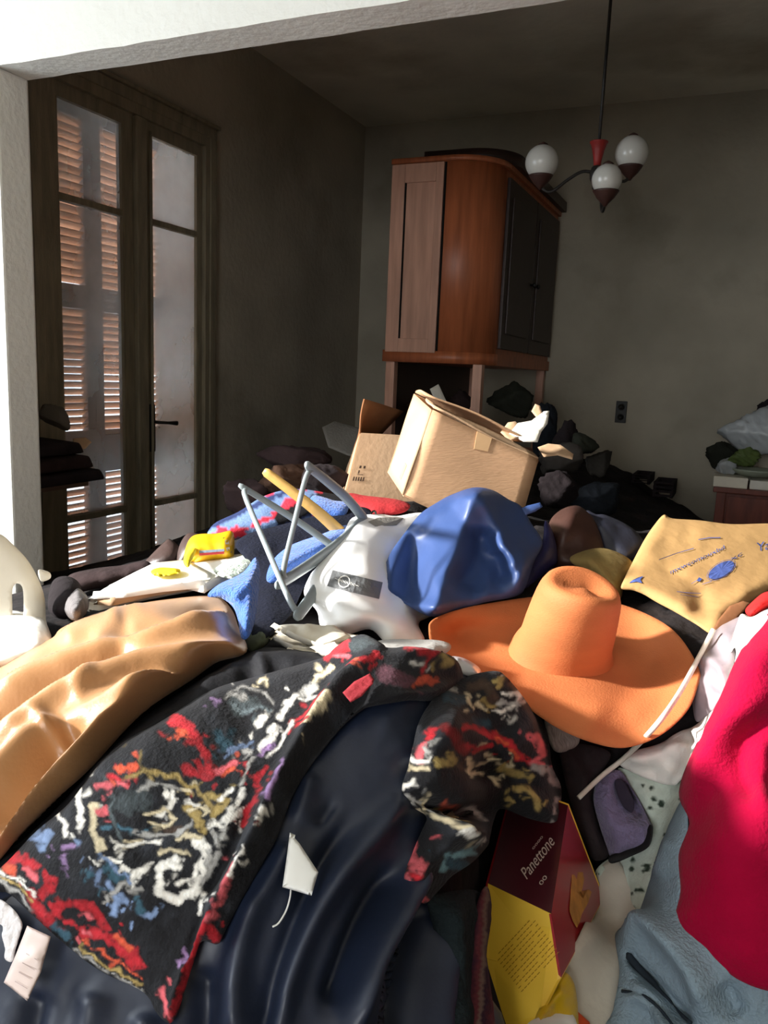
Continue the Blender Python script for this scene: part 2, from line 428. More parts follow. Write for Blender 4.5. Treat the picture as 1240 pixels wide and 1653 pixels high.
struct(box('wall_back', (XW-.3, YB, 0), (XR+.1, YB+.12, ZC), M_old))
struct(box('wall_right', (XR, YR, 0), (XR+.12, YB, ZC), M_old))
w = empty('wall_rear', (0, YR, 0)); struct(w)
for a, b in (((XN-.3, YR-.12, 0), (-1.4, YR, ZC)), ((.4, YR-.12, 0), (XR+.1, YR, ZC)), ((-1.4, YR-.12, 0), (.4, YR, .95)), ((-1.4, YR-.12, 2.35), (.4, YR, ZC))): box('wall_section', a, b, M_white, w)
w = empty('fill_window', (-.5, YR, .95)); struct(w)  # unseen window, added to go with the rear fill lamp
for a, b in (((-1.4, YR-.08, .95), (-1.35, YR-.02, 2.35)), ((.35, YR-.08, .95), (.4, YR-.02, 2.35)), ((-1.35, YR-.08, .95), (.35, YR-.02, 1.0)), ((-1.35, YR-.08, 2.3), (.35, YR-.02, 2.35))): box('frame_bar', a, b, M_white, w)
# left wall of the far room with the french-window opening
DY0, DY1, DZ1 = 2.46, 3.56, 2.50
w = empty('wall_left', (XW, 3.6, 0)); struct(w)
WT = .33
box('wall_section', (XW-WT, Y1, 0), (XW, DY0, ZC), M_old, w)
box('wall_section', (XW-WT, DY1, 0), (XW, YB, ZC), M_old, w)
box('wall_section', (XW-WT, DY0, DZ1), (XW, DY1, ZC), M_old, w)
M_reveal = mat('pale_reveal', (176, 180, 176), .9, .12, 3, .2, 40)
box('reveal', (XW-WT, DY1-.012, 0), (XW-.06, DY1-.002, DZ1), M_reveal, w)
# left wall of the near room with its window
WY0, WY1, WZ0, WZ1 = -.88, 1.45, .95, 2.75
w = empty('wall_near_left', (XN, 0, 0)); struct(w)
for a, b in (((XN-.2, YR, 0), (XN, WY0, ZC)), ((XN-.2, WY1, 0), (XN, Y0, ZC)), ((XN-.2, WY0, 0), (XN, WY1, WZ0)), ((XN-.2, WY0, WZ1), (XN, WY1, ZC))):
    box('wall_section', a, b, M_white, w)
w = empty('window_1', (XN, WY0, WZ0)); struct(w)
for a, b in (((XN-.08, WY0, WZ0), (XN-.02, WY0+.05, WZ1)), ((XN-.08, WY1-.05, WZ0), (XN-.02, WY1, WZ1)), ((XN-.08, WY0+.05, WZ0), (XN-.02, WY1-.05, WZ0+.05)), ((XN-.08, WY0+.05, WZ1-.05), (XN-.02, WY1-.05, WZ1))):
    box('frame_bar', a, b, M_white, w)
# partition between the rooms: pier, lintel, far pier
w = empty('wall_partition', (JX, Y0, 0)); struct(w)
box('pier', (XN, Y0, 0), (JX, Y1, LIN), M_white, w, .008)
box('pier', (1.9, Y0, 0), (XR, Y1, LIN), M_white, w, .008)
lb = bmesh.new()   # lintel with a slightly chipped lower edge
n = 70; ra = []
for i in range(n+1):
    x = XN+(XR-XN)*i/n; j = .006*(random.random()-.5)
    ra.append([lb.verts.new(p) for p in ((x, Y0+abs(j), LIN+j*.6), (x, Y1, LIN+.003*(random.random()-.5)), (x, Y1, ZC), (x, Y0, ZC), (x, Y0, LIN+.02+j))])
for A, B in zip(ra, ra[1:]):
    for k in range(5): lb.faces.new((A[k], A[(k+1) % 5], B[(k+1) % 5], B[k]))
lb.faces.new(ra[0]); lb.faces.new(ra[-1][::-1])
struct(from_bm('trim_1', lb, M_white))
# ------------------------------------------------------------------ french window
door = empty('door_1', (XW, DY0, 0)); struct(door)
FX0, FX1 = XW-.075, XW+.02
fr = box('door_frame', (FX0, DY0, 0), (FX1, 2.505, DZ1), M_frame, door)
box('door_frame', (FX0, DY1-.035, 0), (FX1, DY1, DZ1), M_frame, door)
box('door_frame', (FX0, 2.505, DZ1-.045), (FX1, DY1-.035, DZ1), M_frame, door)
# moulded architrave on the wall round the opening
for a, b in (((XW, DY0-.05, DZ1), (XW+.028, DY1+.05, DZ1+.05)), ((XW, DY0-.06, DZ1+.05), (XW+.042, DY1+.065, DZ1+.068)), ((XW, DY1, 0), (XW+.028, DY1+.05, DZ1)), ((XW, DY0-.05, 0), (XW+.028, DY0, DZ1))):
    box('architrave', a, b, M_frame, door, .004)
gm = bpy.data.materials.new('dusty_glass'); gm.use_nodes = True; nt = gm.node_tree; N = nt.nodes; L = nt.links
for q in list(N): N.remove(q)
go = N.new('ShaderNodeOutputMaterial'); tr = N.new('ShaderNodeBsdfTransparent'); tl = N.new('ShaderNodeBsdfTranslucent'); gl = N.new('ShaderNodeBsdfGlossy'); df = N.new('ShaderNodeBsdfDiffuse')
tl.inputs[0].default_value = (.78, .82, .82, 1); df.inputs[0].default_value = (.55, .57, .55, 1); gl.inputs['Roughness'].default_value = .08
tcn = N.new('ShaderNodeTexCoord'); nz = N.new('ShaderNodeTexNoise'); nz.inputs['Scale'].default_value = 2.2; nz.inputs['Detail'].default_value = 5; L.new(tcn.outputs['Object'], nz.inputs[0])
mr = N.new('ShaderNodeMapRange'); mr.inputs[1].default_value = .35; mr.inputs[2].default_value = .7; mr.inputs[3].default_value = .26; mr.inputs[4].default_value = .56; L.new(nz.outputs[0], mr.inputs[0])
m0 = N.new('ShaderNodeMixShader'); m0.inputs[0].default_value = .35; L.new(tl.outputs[0], m0.inputs[1]); L.new(df.outputs[0], m0.inputs[2])
m1 = N.new('ShaderNodeMixShader'); L.new(mr.outputs[0], m1.inputs[0]); L.new(tr.outputs[0], m1.inputs[1]); L.new(m0.outputs[0], m1.inputs[2])
m2 = N.new('ShaderNodeMixShader'); m2.inputs[0].default_value = .10; L.new(m1.outputs[0], m2.inputs[1]); L.new(gl.outputs[0], m2.inputs[2]); L.new(m2.outputs[0], go.inputs[0])
LX0, LX1 = XW-.045, XW-.002
def leaf(y0, y1, g0, g1, nm='leaf'):
    lf = box(nm, (LX0, y0, .03), (LX1, g0, 2.455), M_frame, door)          # hinge/meeting stile mesh
    box('stile', (LX0, g1, .03), (LX1, y1, 2.455), M_frame, lf)
    box('rail', (LX0, g0, 2.398), (LX1, g1, 2.455), M_frame, lf)
    box('rail', (LX0, g0, .03), (LX1, g1, .30), M_frame, lf)
    for z in (2.018, .662): box('glazing_bar', (LX0, g0, z-.014), (LX1, g1, z+.014), M_frame, lf, .003)
    for z0, z1 in ((2.032, 2.398), (.676, 2.004), (.30, .648)):
        box('pane', (XW-.027, g0, z0), (XW-.023, g1, z1), gm, lf)
        for yy in (g0, g1-.008): box('glazing_bead', (XW-.02, yy, z0), (XW-.004, yy+.008, z1), M_frame, lf)
    return lf
leaf(2.505, 3.030, 2.566, 2.950)
l2 = leaf(3.045, 3.525, 3.128, 3.490)
box('astragal', (LX1, 3.005, .05), (LX1+.03, 3.075, 2.45), M_frame, l2, .006)
hb = tube_bm([(LX1+.03, 3.098, 1.075), (LX1+.075, 3.098, 1.075), (LX1+.08, 3.11, 1.075), (LX1+.08, 3.15, 1.072), (LX1+.08, 3.215, 1.068)], [.008, .008, .008, .007, .012], 10)
from_bm('handle', hb, M_dark, l2, True)
box('handle_plate', (LX1, 3.083, .93), (LX1+.034, 3.113, 1.16), M_dark, l2, .004)
tube('bolt_rod', [(LX1+.04, 3.085, .1), (LX1+.04, 3.085, 2.4)], .007, M_frame, l2)
# ------------------------------------------------------------------ louvered shutters outside
M_sh = mat('shutter_wood', (214, 176, 148), .8, .25, 6, .2, 50, .2)
M_shs = mat('shutter_stile', (120, 106, 102), .8, .2, 6, .2, 50, .2)
SX = XW-WT+.02
def sy(x): return onX(x, 500, SX)[1]
cols = [(sy(60), sy(97), sy(139), sy(152)), (sy(152), sy(166), sy(268), sy(284))]
secs = [(1.68, 2.46), (.985, 1.60), (.08, .80)]
slat_me = None
for k, (a, b, c, d) in enumerate(cols):
    s = empty('louvered_shutter', (SX, a, .05))
    tag(s, ['reddish louvered shutter leaf behind the glass nearest the white pier', 'reddish louvered shutter leaf behind the window handle and middle stile'][k], 'shutter', 'closed shutters outside the french window')
    box('stile', (SX-.04, a+.002, .03), (SX, b, 2.52), M_shs, s); box('stile', (SX-.04, c, .03), (SX, d-.002, 2.52), M_shs, s)
    zs = [.03]+sum([[z0, z1] for z0, z1 in secs[::-1]], [])+[2.52]
    for i in range(0, len(zs), 2): box('rail', (SX-.04, b, zs[i]), (SX, c, zs[i+1]), M_shs, s)
    me = None
    for z0, z1 in secs:
        nz_ = int((z1-z0)/.034)
        for i in range(nz_):
            z = z0+(i+.5)*(z1-z0)/nz_
            if me is None:
                tmp = hexa('slat', [(-.034, 0, -.016), (-.031, 0, -.020), (.004, 0, .010), (.001, 0, .014), (-.034, c-b, -.016), (-.031, c-b, -.020), (.004, c-b, .010), (.001, c-b, .014)], M_sh, s)
                me = tmp.data; o = tmp; o.matrix_parent_inverse = Matrix.Identity(4)
            else:
                o = bpy.data.objects.new('slat', me); COL.objects.link(o); o.parent = s
            o.location = (-.004, b-a, z-.05); o.rotation_euler = (0, random.uniform(-.12, .16), 0)
# end board filling the gap at the hinge side of the opening
struct(box('trim_2', (SX-.04, cols[1][3], 0), (SX, DY1+.01, DZ1), M_reveal))
struct(box('trim_3', (SX-.04, DY0-.01, 0), (SX, cols[0][0], DZ1), M_shs))
# socket on the back wall
p = onY(1003, 665, YB)
so = empty('wall_socket', p); tag(so, 'small dark double socket on the bare back wall below the chandelier', 'socket')
box('back_plate', (p[0]-.035, YB-.012, p[2]-.07), (p[0]+.035, YB-.0005, p[2]+.07), M_dark, so, .004)
for dz in (-.033, .033): lathe('outlet', [(.022, 0), (.022, .012), (.016, .012), (.016, .004)], M_dark, so, 14, Matrix.Translation((p[0], YB-.012, p[2]+dz)) @ Matrix.Rotation(math.radians(90), 4, 'X'))
# ================================================================== CUPBOARD
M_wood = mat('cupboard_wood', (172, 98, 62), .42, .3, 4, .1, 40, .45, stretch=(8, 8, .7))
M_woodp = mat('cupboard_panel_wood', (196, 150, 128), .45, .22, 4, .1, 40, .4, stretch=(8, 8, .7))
M_wshade = mat('cupboard_shaded_wood', (46, 28, 22), .45, .3, 4, .1, 40, .4, stretch=(8, 8, .7))  # darker copy of the wood, shade of the right-facing front painted in
M_black = mat('black_gap', (8, 7, 6), .9, .1, 5, 0)
CX0, CX1, CY0, CY1, CZ0, CZ1 = -1.75, -1.215, 3.92, 5.38, 1.42, 2.43
cup = empty('cupboard', ((CX0+CX1)/2, CY0, 0)); tag(cup, 'tall reddish brown wooden cupboard with a rounded corner, standing against the back wall', 'cupboard')
def round_prism(name, x0, x1, y0, y1, z0, z1, r, m, inset=0):
    """box whose near right vertical corner is rounded"""
    P = [(x0, y0)]+[(x1-r+r*math.sin(a), y0+r-r*math.cos(a)) for a in np.linspace(0, math.pi/2, 14)]+[(x1, y1), (x0, y1)]
    V = [(x, y, z0) for x, y in P]+[(x, y, z1) for x, y in P]; n = len(P)
    F = [tuple(range(n))[::-1], tuple(range(n, 2*n))]+[(i, (i+1) % n, n+(i+1) % n, n+i) for i in range(n)]
    o = link(name, V, F, m, cup)
    for p in o.data.polygons:
        if 2 <= p.index <= 15: p.use_smooth = True
    return o
xm = onY(722, 245, CY0)[0]
rr = CX1-xm-.02
round_prism('body', CX0, CX1, CY0, CY1, CZ0+.06, CZ1, rr, M_wood)
round_prism('bottom_moulding', CX0-.012, CX1+.012, CY0-.012, CY1, CZ0, CZ0+.06, rr+.012, M_wood)
round_prism('cornice', CX0+.12, CX1+.05, CY0+.12, CY1, CZ1, CZ1+.06, rr, M_wshade)
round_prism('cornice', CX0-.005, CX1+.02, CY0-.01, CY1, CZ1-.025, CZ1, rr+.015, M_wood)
# framed side panel facing the room
pz0, pz1 = CZ0+.12, CZ1-.12; px0, px1 = CX0+.075, xm-.05
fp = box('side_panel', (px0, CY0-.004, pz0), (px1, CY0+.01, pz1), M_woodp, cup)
for a, b in (((CX0+.002, CY0-.016, pz0-.07), (px0, CY0, pz1+.09)), ((px1+.004, CY0-.016, pz0-.07), (xm-.006, CY0, pz1+.09)), ((px0, CY0-.016, pz0-.07), (px1+.004, CY0, pz0)), ((px0, CY0-.016, pz1), (px1+.004, CY0, pz1+.09))):
    box('panel_frame', a, b, M_woodp, cup, .003)
box('panel_groove', (px0, CY0-.0135, pz0), (px0+.007, CY0-.004, pz1), M_black, cup)
box('panel_groove', (xm-.006, CY0-.006, pz0-.07), (xm+.004, CY0+.004, pz1+.09), M_black, cup)
# doors on the dark front facing right
ym = (CY0+rr+CY1)/2
for y0, y1 in ((CY0+rr+.02, ym-.005), (ym+.005, CY1-.03)):
    d_ = box('cupboard_door', (CX1, y0, CZ0+.09), (CX1+.018, y1, CZ1-.06), M_wshade, cup, .004)
    box('door_panel', (CX1+.014, y0+.07, CZ0+.17), (CX1+.026, y1-.07, CZ1-.14), M_wshade, d_, .006)
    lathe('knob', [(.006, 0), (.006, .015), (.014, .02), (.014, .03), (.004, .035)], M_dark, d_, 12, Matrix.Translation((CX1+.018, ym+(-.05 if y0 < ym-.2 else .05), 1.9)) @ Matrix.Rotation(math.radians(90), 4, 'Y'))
# open niche below: posts, back, worktop and base unit
for x, y in ((CX0+.004, CY0), (CX1-.055, CY0+.02), (CX1-.055, CY1-.06), (CX0+.004, CY1-.06)):
    box('post', (x, y, .9), (x+.05, y+.05, CZ0), M_woodp, cup, .004)
box('back_board', (CX0+.004, CY0+.06, .9), (CX0+.02, CY1-.07, CZ0), M_wshade, cup)
box('worktop', (CX0-.02, CY0-.03, .87), (CX1+.06, CY1, .9), M_wood, cup, .006)
box('base_unit', (CX0, CY0, 0), (CX1+.03, CY1, .87), M_wood, cup, .004)
# ================================================================== CHANDELIER
M_glob = mat('opal_glass', (176, 174, 166), .25, .08, 6, 0, 50, .5)
M_cup = mat('lamp_cup_brown', (52, 30, 24), .5, .2, 20, .1)
M_red = mat('lamp_red_cone', (128, 34, 30), .5, .15, 20, .1)
hub = onY(963, 280, 3.2)
ch = empty('chandelier', hub); tag(ch, 'dark chandelier with three white globes hanging on a long rod', 'chandelier')
rtop = onY(978, 0, 3.2)
tube('rod', [hub+np.array([0, 0, .03]), (hub[0], hub[1], ZC-.03)], .006, M_dark, ch)
lathe('ceiling_rose', [(.05, 0), (.05, -.01), (.02, -.05), (.008, -.06)], M_dark, ch, 18, Matrix.Translation((hub[0], hub[1], ZC)))
lathe('cone', [(.012, 0), (.016, .03), (.022, .06), (.03, .085), (.034, .088), (.034, .092), (.008, .092)], M_red, ch, 18, Matrix.Translation(tuple(hub+np.array([0, 0, .02]))))
lathe('hub', [(.004, -.062), (.012, -.055), (.014, -.04), (.024, -.02), (.026, .0), (.02, .02), (.01, .03)], M_dark, ch, 16, Matrix.Translation(tuple(hub)))
for gx, gy, yy in ((875, 262, 3.12), (1020, 247, 3.28), (980, 290, 2.98)):
    g = onY(gx, gy, yy); g = np.array(g)
    rad = .062 if gx != 980 else .052
    dv = g-hub; hv = np.array([dv[0], dv[1], 0]); b = g+np.array([0, 0, -rad*.95])
    arm = [hub, hub+hv*.25+np.array([0, 0, .005]), hub+hv*.5+np.array([0, 0, (b[2]-hub[2])*.5-.012]), hub+hv*.8+np.array([0, 0, (b[2]-hub[2])-.045]), b+np.array([0, 0, -.03])]
    ao = tube('arm', catmull(arm, 5, False), .006, M_dark, ch)
    lathe('lamp_cup', [(.005, -.04), (.012, -.03), (.03, -.012), (.042, .006), (.046, .012), (.04, .012)], M_cup, ao, 18, Matrix.Translation(tuple(b)))
    prof = [(rad*math.sin(a), -rad*math.cos(a)) for a in np.linspace(.25, math.pi-.02, 18)]
    lathe('globe', prof, M_glob, ao, 26, Matrix.Translation(tuple(g)))
    lathe('globe_cap', [(.02, rad*.93), (.018, rad+.002), (.004, rad+.01)], M_cup, ao, 14, Matrix.Translation(tuple(g)))
# ================================================================== HEAP BASE
M_heap = mat('dark_rags', (34, 31, 32), .95, .5, 7, .5, 45, .15, dirt=((62, 52, 48), 6, .6))
# ================================================================== FAR ROOM THINGS
M_card = mat('cardboard', (190, 152, 118), .85, .1, 6, .12, 60, .2, stretch=(1, 1, 5))
M_card2 = mat('cardboard_pale', (190, 158, 126), .85, .1, 6, .12, 60, .2)
M_cardin = mat('cardboard_inside', (140, 94, 62), .9, .15, 6, .12, 60, .2)
M_tape = mat('clear_tape', (208, 170, 128), .25, .05, 6, 0, 50, .5)
M_torn = mat('torn_white_paper', (222, 218, 206), .9, .08, 12, .2, 60)
M_ink = mat('dark_ink', (70, 52, 40), .8, .1, 30, 0)
M_cream = mat('cream_paper', (226, 218, 200), .8, .08, 10, .12, 50, .3)
M_paper = mat('white_paper', (238, 236, 230), .75, .04, 10, .1, 40, .3)
def v3(*a): return np.array(a, float)
# big cardboard box
F4 = at(652, 800, 2.22); F1 = at(698, 662, 2.30); F2 = at(868, 742, 2.33); B1 = at(669, 636, 2.52)
u_, v_, w_ = F1-F4, F2-F1, B1-F1
F3 = F4+v_; B4 = F4+w_; B3 = F3+w_; B2 = F2+w_
bx = empty('cardboard_box', F4); tag(bx, 'large open cardboard box with torn flaps tilted on the heap before the cupboard', 'box')
th = .006
fp_ = board('side_panel', [F4, F3, F2, F1], th, M_card, bx, 0, 10, .004)
board('side_panel', [F4, F1, B1, B4], th, M_card2, bx, 0, 8, .003)
board('side_panel', [B4, B1, B2, B3], th, M_card, bx); board('side_panel', [F3, F2, B2, B3], th, M_card, bx)
board('bottom_panel', [F4, F3, B3, B4], th, M_card, bx)
f2_ = F1+v_*.98+w_*.55
board('top_flap', [F1, F1+v_, F1+v_+w_*.42+u_*.02, F1+w_*.40+u_*.10], th, M_card2, bx, 0, 10, .012)
board('top_flap', [B1, B2, B2-w_*.55+u_*.16, B1-w_*.5+u_*.10], th, M_card, bx, 0, 10, .012)
board('tape_strip', [F1+v_*.42-w_*.012, F1+v_*.56-w_*.012, F1+v_*.56-w_*.012-u_*.16, F1+v_*.44-w_*.012-u_*.2], .002, M_tape, bx)
board('tape_strip', [F4+u_*.1+w_*.25-v_*.012, F4+u_*.28+w_*.22-v_*.012, F4+u_*.28+w_*.32-v_*.012, F4+u_*.1+w_*.35-v_*.012], .002, M_tape, bx)
# crumpled paper coming out of the box
def sheet(name, outline, t0, t1_, m, label=None, cat=None, parent=None, group=None, nz=(.006, 22), s=6, thick=.002, R=8, folds=(), bulge=.004, color=None, axis=1):
    P = np.asarray(outline, float); lo, hi = P[:, axis].min(), P[:, axis].max()
    dc = [(x, y, t0+(t1_-t0)*((y if axis else x)-lo)/(hi-lo+1e-6)) for x, y in outline]
    return drape(name, outline, m, 0., bulge, R, folds, s, nz, dc, color, parent, label, cat, group, True, thick=thick)
sheet('torn_paper', [(822,700),(836,683),(858,679),(878,664),(887,663),(884,684),(874,697),(868,714),(845,713)], 2.52, 2.42, M_torn, 'torn white paper sticking out of the large cardboard box', 'paper', nz=(.012, 14))
sheet('packing_paper', [(808,698),(820,682),(832,680),(842,690),(836,708),(822,712)], 2.50, 2.42, M_card2, 'crumpled brown packing paper beside the torn white paper in the box', 'paper', nz=(.02, 10))
sheet('paper_scrap', [(858,664),(864,652),(872,655),(876,668),(866,674)], 2.54, 2.50, M_card2, 'small tan paper scrap above the torn white paper', 'paper', nz=(.01, 8), s=4)
sheet('torn_flap', [(868,722),(885,716),(905,718),(926,733),(924,742),(900,735),(878,738)], 2.56, 2.46, M_card2, parent=bx, nz=(.01, 16))
# second box, behind on the left
G4 = at(556, 806, 2.50); G1 = at(582, 700, 2.58); G2 = at(690, 706, 2.62)
gu, gv = G1-G4, G2-G1; gw = np.cross(gv, gu); gw = -gw/np.linalg.norm(gw)*.30
if gw[1] < 0: gw = -gw
b2 = empty('cardboard_box', G4); tag(b2, 'smaller cardboard box with a raised flap, left behind the large box', 'box')
q = board('side_panel', [G4, G4+gv, G2, G1], th, M_card2, b2); sink([G4, G4+gv, G2, G1], [G4, G4+gv, G4+gv+gw, G4+gw], [F4, F3, F2, F1], [F4, F3, B3, B4], [F4, F1, B1, B4])
board('side_panel', [G4, G1, G1+gw, G4+gw], th, M_card, b2); board('side_panel', [G4+gv, G2, G2+gw, G4+gv+gw], th, M_card, b2); board('side_panel', [G4+gw, G1+gw, G2+gw, G4+gv+gw], th, M_card, b2)
board('bottom_panel', [G4, G4+gv, G4+gv+gw, G4+gw], th, M_card, b2)
board('flap', [G1, G1+gw*.9, at(652, 664, 2.80), at(589, 644, 2.62)], th, M_cardin, b2, 0, 6, .006)
board('flap', [G1, G2, G2+gw*.42+gu*.02, G1+gw*.42-gu*.0], th, M_card2, b2)
nn = np.cross(gv, gu); nn /= np.linalg.norm(nn); nn = nn if nn @ (CAM-G4) > 0 else -nn
V = []; F = []
for (a, b, c, d) in [(.1,.46,.13,.50),(.16,.46,.19,.5),(.1,.38,.12,.43),(.1,.36,.18,.37)]+[(.05+.035*i, .27, .07+.035*i, .33) for i in range(5)]:
    k = len(V); V += [G4+gv*x+gu*y+nn*.006 for x, y in ((a, b), (c, b), (c, d), (a, d))]; F.append((k, k+1, k+2, k+3))
link('printed_mark', V, F, M_ink, b2)
# grey sheet and dark bundles far left
sheet('grey_board', [(520,690),(540,680),(592,694),(588,742),(560,735),(530,722)], 3.2, 3.0, mat('grey_board', (96, 92, 86), .9), 'dull grey board leaning in the dark behind the small box', 'board', nz=(.004, 30), thick=.01)
M_bundle = [mat('bundle_%d' % i, c, .95, .35, 9, .4, 40, .15) for i, c in enumerate([(38,32,34),(52,40,40),(30,34,40),(50,47,43),(44,46,39),(60,56,53),(60,42,32)])]
def lump(name, cx, cy, rx, ry, t, m, label, cat, group=None, seed=0, flat=.6, rough=.25, Y=None):
    """a crumpled bundle: a squashed ball with sharp creases, resting on what is under it"""
    c = at(cx, cy, t) if Y is None else onY(cx, cy, Y)
    t = float((c-CAM) @ _fw); r1 = rx*t/FPX; r2 = ry*t/FPX
    bm = bmesh.new(); bmesh.ops.create_icosphere(bm, subdivisions=4, radius=1.)
    rn = np.random.RandomState(seed); dirs = rn.randn(16, 3); dirs /= np.linalg.norm(dirs, axis=1)[:, None]; lv = .55+.38*rn.rand(16)
    ph = rn.rand(4)*6.28
    for v in bm.verts:
        p = np.array(v.co); dd = dirs @ p
        k = float(np.min(np.where(dd > .12, lv/np.maximum(dd, .12), 9.))); k = min(k, 1.15)       # flat facets like folded cloth
        k *= 1+rough*.5*(abs(math.sin(6*p[0]+5*p[2]+ph[0]+1.5*math.sin(4*p[1])))-.5)+rough*.25*(abs(math.sin(11*p[1]-9*p[2]+ph[1]))-.5)
        q = p*k; v.co = Vector(c)+Vector(tuple(RT_*q[0]*r1+np.array([0, 0, 1.])*q[2]*r2+_fw*q[1]*r1*flat))
    o = from_bm(name, bm, m, None, True); tag(o, label, cat, group); return o
specs = [  # px,py,rx,ry,t,mat,name,label
 (905,745,38,26,2.95,5,'rag_bundle','grey brown rag bundle at the torn upper right corner of the large box','bundle'),
 (940,720,26,20,3.3,4,'plastic_bag','greenish grey plastic bag slumped right of the cupboard foot','bag'),
 (965,748,26,24,3.35,3,'rag_bundle','dull olive rag bundle at the right end of the dark pile','bundle'),
 (905,790,36,26,2.75,0,'rag_bundle','black rag bundle just right of the lower corner of the large box','bundle'),
 (960,805,48,30,2.9,2,'rag_bundle','black blue clothing bundle behind the dark bags','bundle'),
 (882,690,24,55,3.75,2,'rag_bundle','dark leafy bundle at the foot of the cupboard post','bundle'),
 (912,722,28,48,3.6,0,'rag_bundle','dark rag bundle leaning on the back wall beside the cupboard','bundle'),
 (480,740,60,28,3.0,1,'rag_bundle','dark brown clothing bundle in the shadow left of the small box','bundle'),
 (400,800,50,34,2.75,1,'rag_bundle','maroon dark clothing bundle at the foot of the french window','bundle'),
 (460,775,60,26,2.7,6,'rag_bundle','rusty brown cloth bundle behind the clothes hangers','bundle'),
 (530,770,36,30,2.6,0,'rag_bundle','black cloth bundle between hangers and small box','bundle')]
for i, (x, y, a, b, t, k, nm, lb_, ct) in enumerate(specs): lump(nm, x, y, a, b, t, M_bundle[k], lb_, ct, None, i+3)
# dark crates at the back right
for i, (x0, y0, x1, y1, yy, lb_) in enumerate([(1012,766,1050,850,4.9,'dark crate in shadow below the wall socket, nearer the cupboard'),(1048,778,1088,850,4.75,'dark crate in shadow below the wall socket, nearer the dresser')]):
    a = onY(x0, y1, yy); b = onY(x1, y0, yy)
    cr = empty('crate', (a[0], yy, 0)); tag(cr, lb_, 'crate', 'dark crates by the back wall')
    z0 = float(H(np.array([a[0]]), np.array([yy]))[0])-.02
    for j in range(4):
        h = (b[2]-z0)/4; box('slat', (a[0], yy, z0+j*h+.006), (b[0], yy+.014, z0+(j+1)*h-.006), M_bundle[0], cr)
    for xx in (a[0], b[0]-.016): box('side', (xx, yy+.014, z0), (xx+.016, yy+.28, b[2]-.01), M_bundle[0], cr)
    box('back_slat', (a[0], yy+.28, z0), (b[0], yy+.294, b[2]-.01), M_bundle[0], cr)
# things in the cupboard niche
sheet('paper_slip', [(694,628),(708,620),(740,690),(786,790),(766,796),(720,690)], 4.2, 4.12, M_torn, 'white paper slip standing in the cupboard niche', 'paper', nz=(.002, 20), s=5)
for i, (x, y, a, b, k, lb_) in enumerate([(680,655,24,16,6,'dark brown bundle stuffed in the left of the cupboard niche'),(740,650,22,20,1,'maroon bundle in the middle of the cupboard niche'),(830,640,34,26,4,'dull green bundle behind the right post of the cupboard niche')]):
    lump('rag_bundle', x, y+8, a*1.1, b*1.4, 0, M_bundle[k], lb_, 'bundle', None, 40+i, .6, .25, 4.25)
# ------------------------------------------------------------------ dresser on the right
M_dres = mat('red_wood', (112, 52, 36), .45, .35, 5, .1, 40, .4, stretch=(6, 6, 1))
DX0, DX1, DYa, DYb, DZ = -.075, 1.05, YB-.52, YB-.02, .80
dr = empty('dresser', ((DX0+DX1)/2, DYa, 0)); tag(dr, 'low reddish wood dresser against the back wall at the right edge', 'dresser')
box('top', (DX0-.02, DYa-.02, DZ-.03), (DX1+.02, DYb, DZ), M_dres, dr, .005)
box('body', (DX0+.04, DYa+.03, .1), (DX1-.04, DYb, DZ-.03), M_dres, dr)
for x in (DX0, DX1-.05):
    for y in (DYa, DYb-.05): box('corner_post', (x, y, 0), (x+.05, y+.05, DZ-.03), M_dres, dr, .004)
for j in range(3):
    d_ = box('drawer', (DX0+.06, DYa+.012, .14+j*.21), (DX1-.06, DYa+.03, .33+j*.21), M_dres, dr, .004)
    for x in (DX0+.3, DX1-.3): lathe('knob', [(.007, 0), (.007, .015), (.016, .02), (.014, .032), (.004, .036)], M_dark, d_, 12, Matrix.Translation((x, DYa+.012, .235+j*.21)) @ Matrix.Rotation(math.radians(90), 4, 'X'))
M_plast = mat('milky_plastic', (168, 172, 174), .3, .12, 10, .3, 25, .5)
M_green = mat('leaf_green', (88, 104, 54), .6, .3, 20, .2, 60)
M_glassy = mat('greenish_dish', (150, 158, 140), .25, .12, 14, .1, 40, .5)
for i, (x0, x1, dz, h, c, lb_) in enumerate([(-.10, .08, 0, .06, M_cream, 'small cream box at the left corner of the dresser top'), (.09, .34, 0, .05, M_torn, 'flat white box beside the cream box on the dresser')]):
    box('small_box', (x0, DYa+.01+i*.02, DZ), (x1, DYa+.2, DZ+h), c, None, .004); o = COL.objects[-1]; tag(o, lb_, 'box')
dsh = lathe('glass_dish', [(.05, 0), (.09, .012), (.12, .035), (.125, .045), (.118, .043), (.085, .02), (.03, .01)], M_glassy, None, 28, Matrix.Translation((.11, DYa+.13, DZ+.061)))
tag(dsh, 'greenish glass dish stacked on the boxes on the dresser', 'dish')
dsh = lathe('small_cup', [(.025, 0), (.035, .02), (.04, .05), (.037, .05), (.03, .02), (.01, .008)], M_cream, None, 20, Matrix.Translation((.27, DYa+.10, DZ+.052))); tag(dsh, 'small cream cup on the flat white box on the dresser', 'cup')
lump('plastic_bag', 1226, 698, 60, 44, 0, M_plast, 'crumpled milky plastic bag on top of the dresser clutter', 'bag', None, 77, .6, .3, 5.12)
lump('plastic_bag', 1172, 752, 18, 15, 0, M_plast, 'small clear plastic bag crumpled at the left of the dish', 'bag', None, 78, .6, .3, 5.0)
lump('rag_bundle', 1170, 730, 28, 24, 0, M_bundle[4], 'olive rag bundle left of the milky bag on the dresser', 'bundle', None, 79, .6, .3, 5.22)
lump('green_leaves', 1205, 738, 28, 14, 0, M_green, 'bright green leafy sprig in the glass dish', 'plant', None, 80, .5, .6, 5.0)
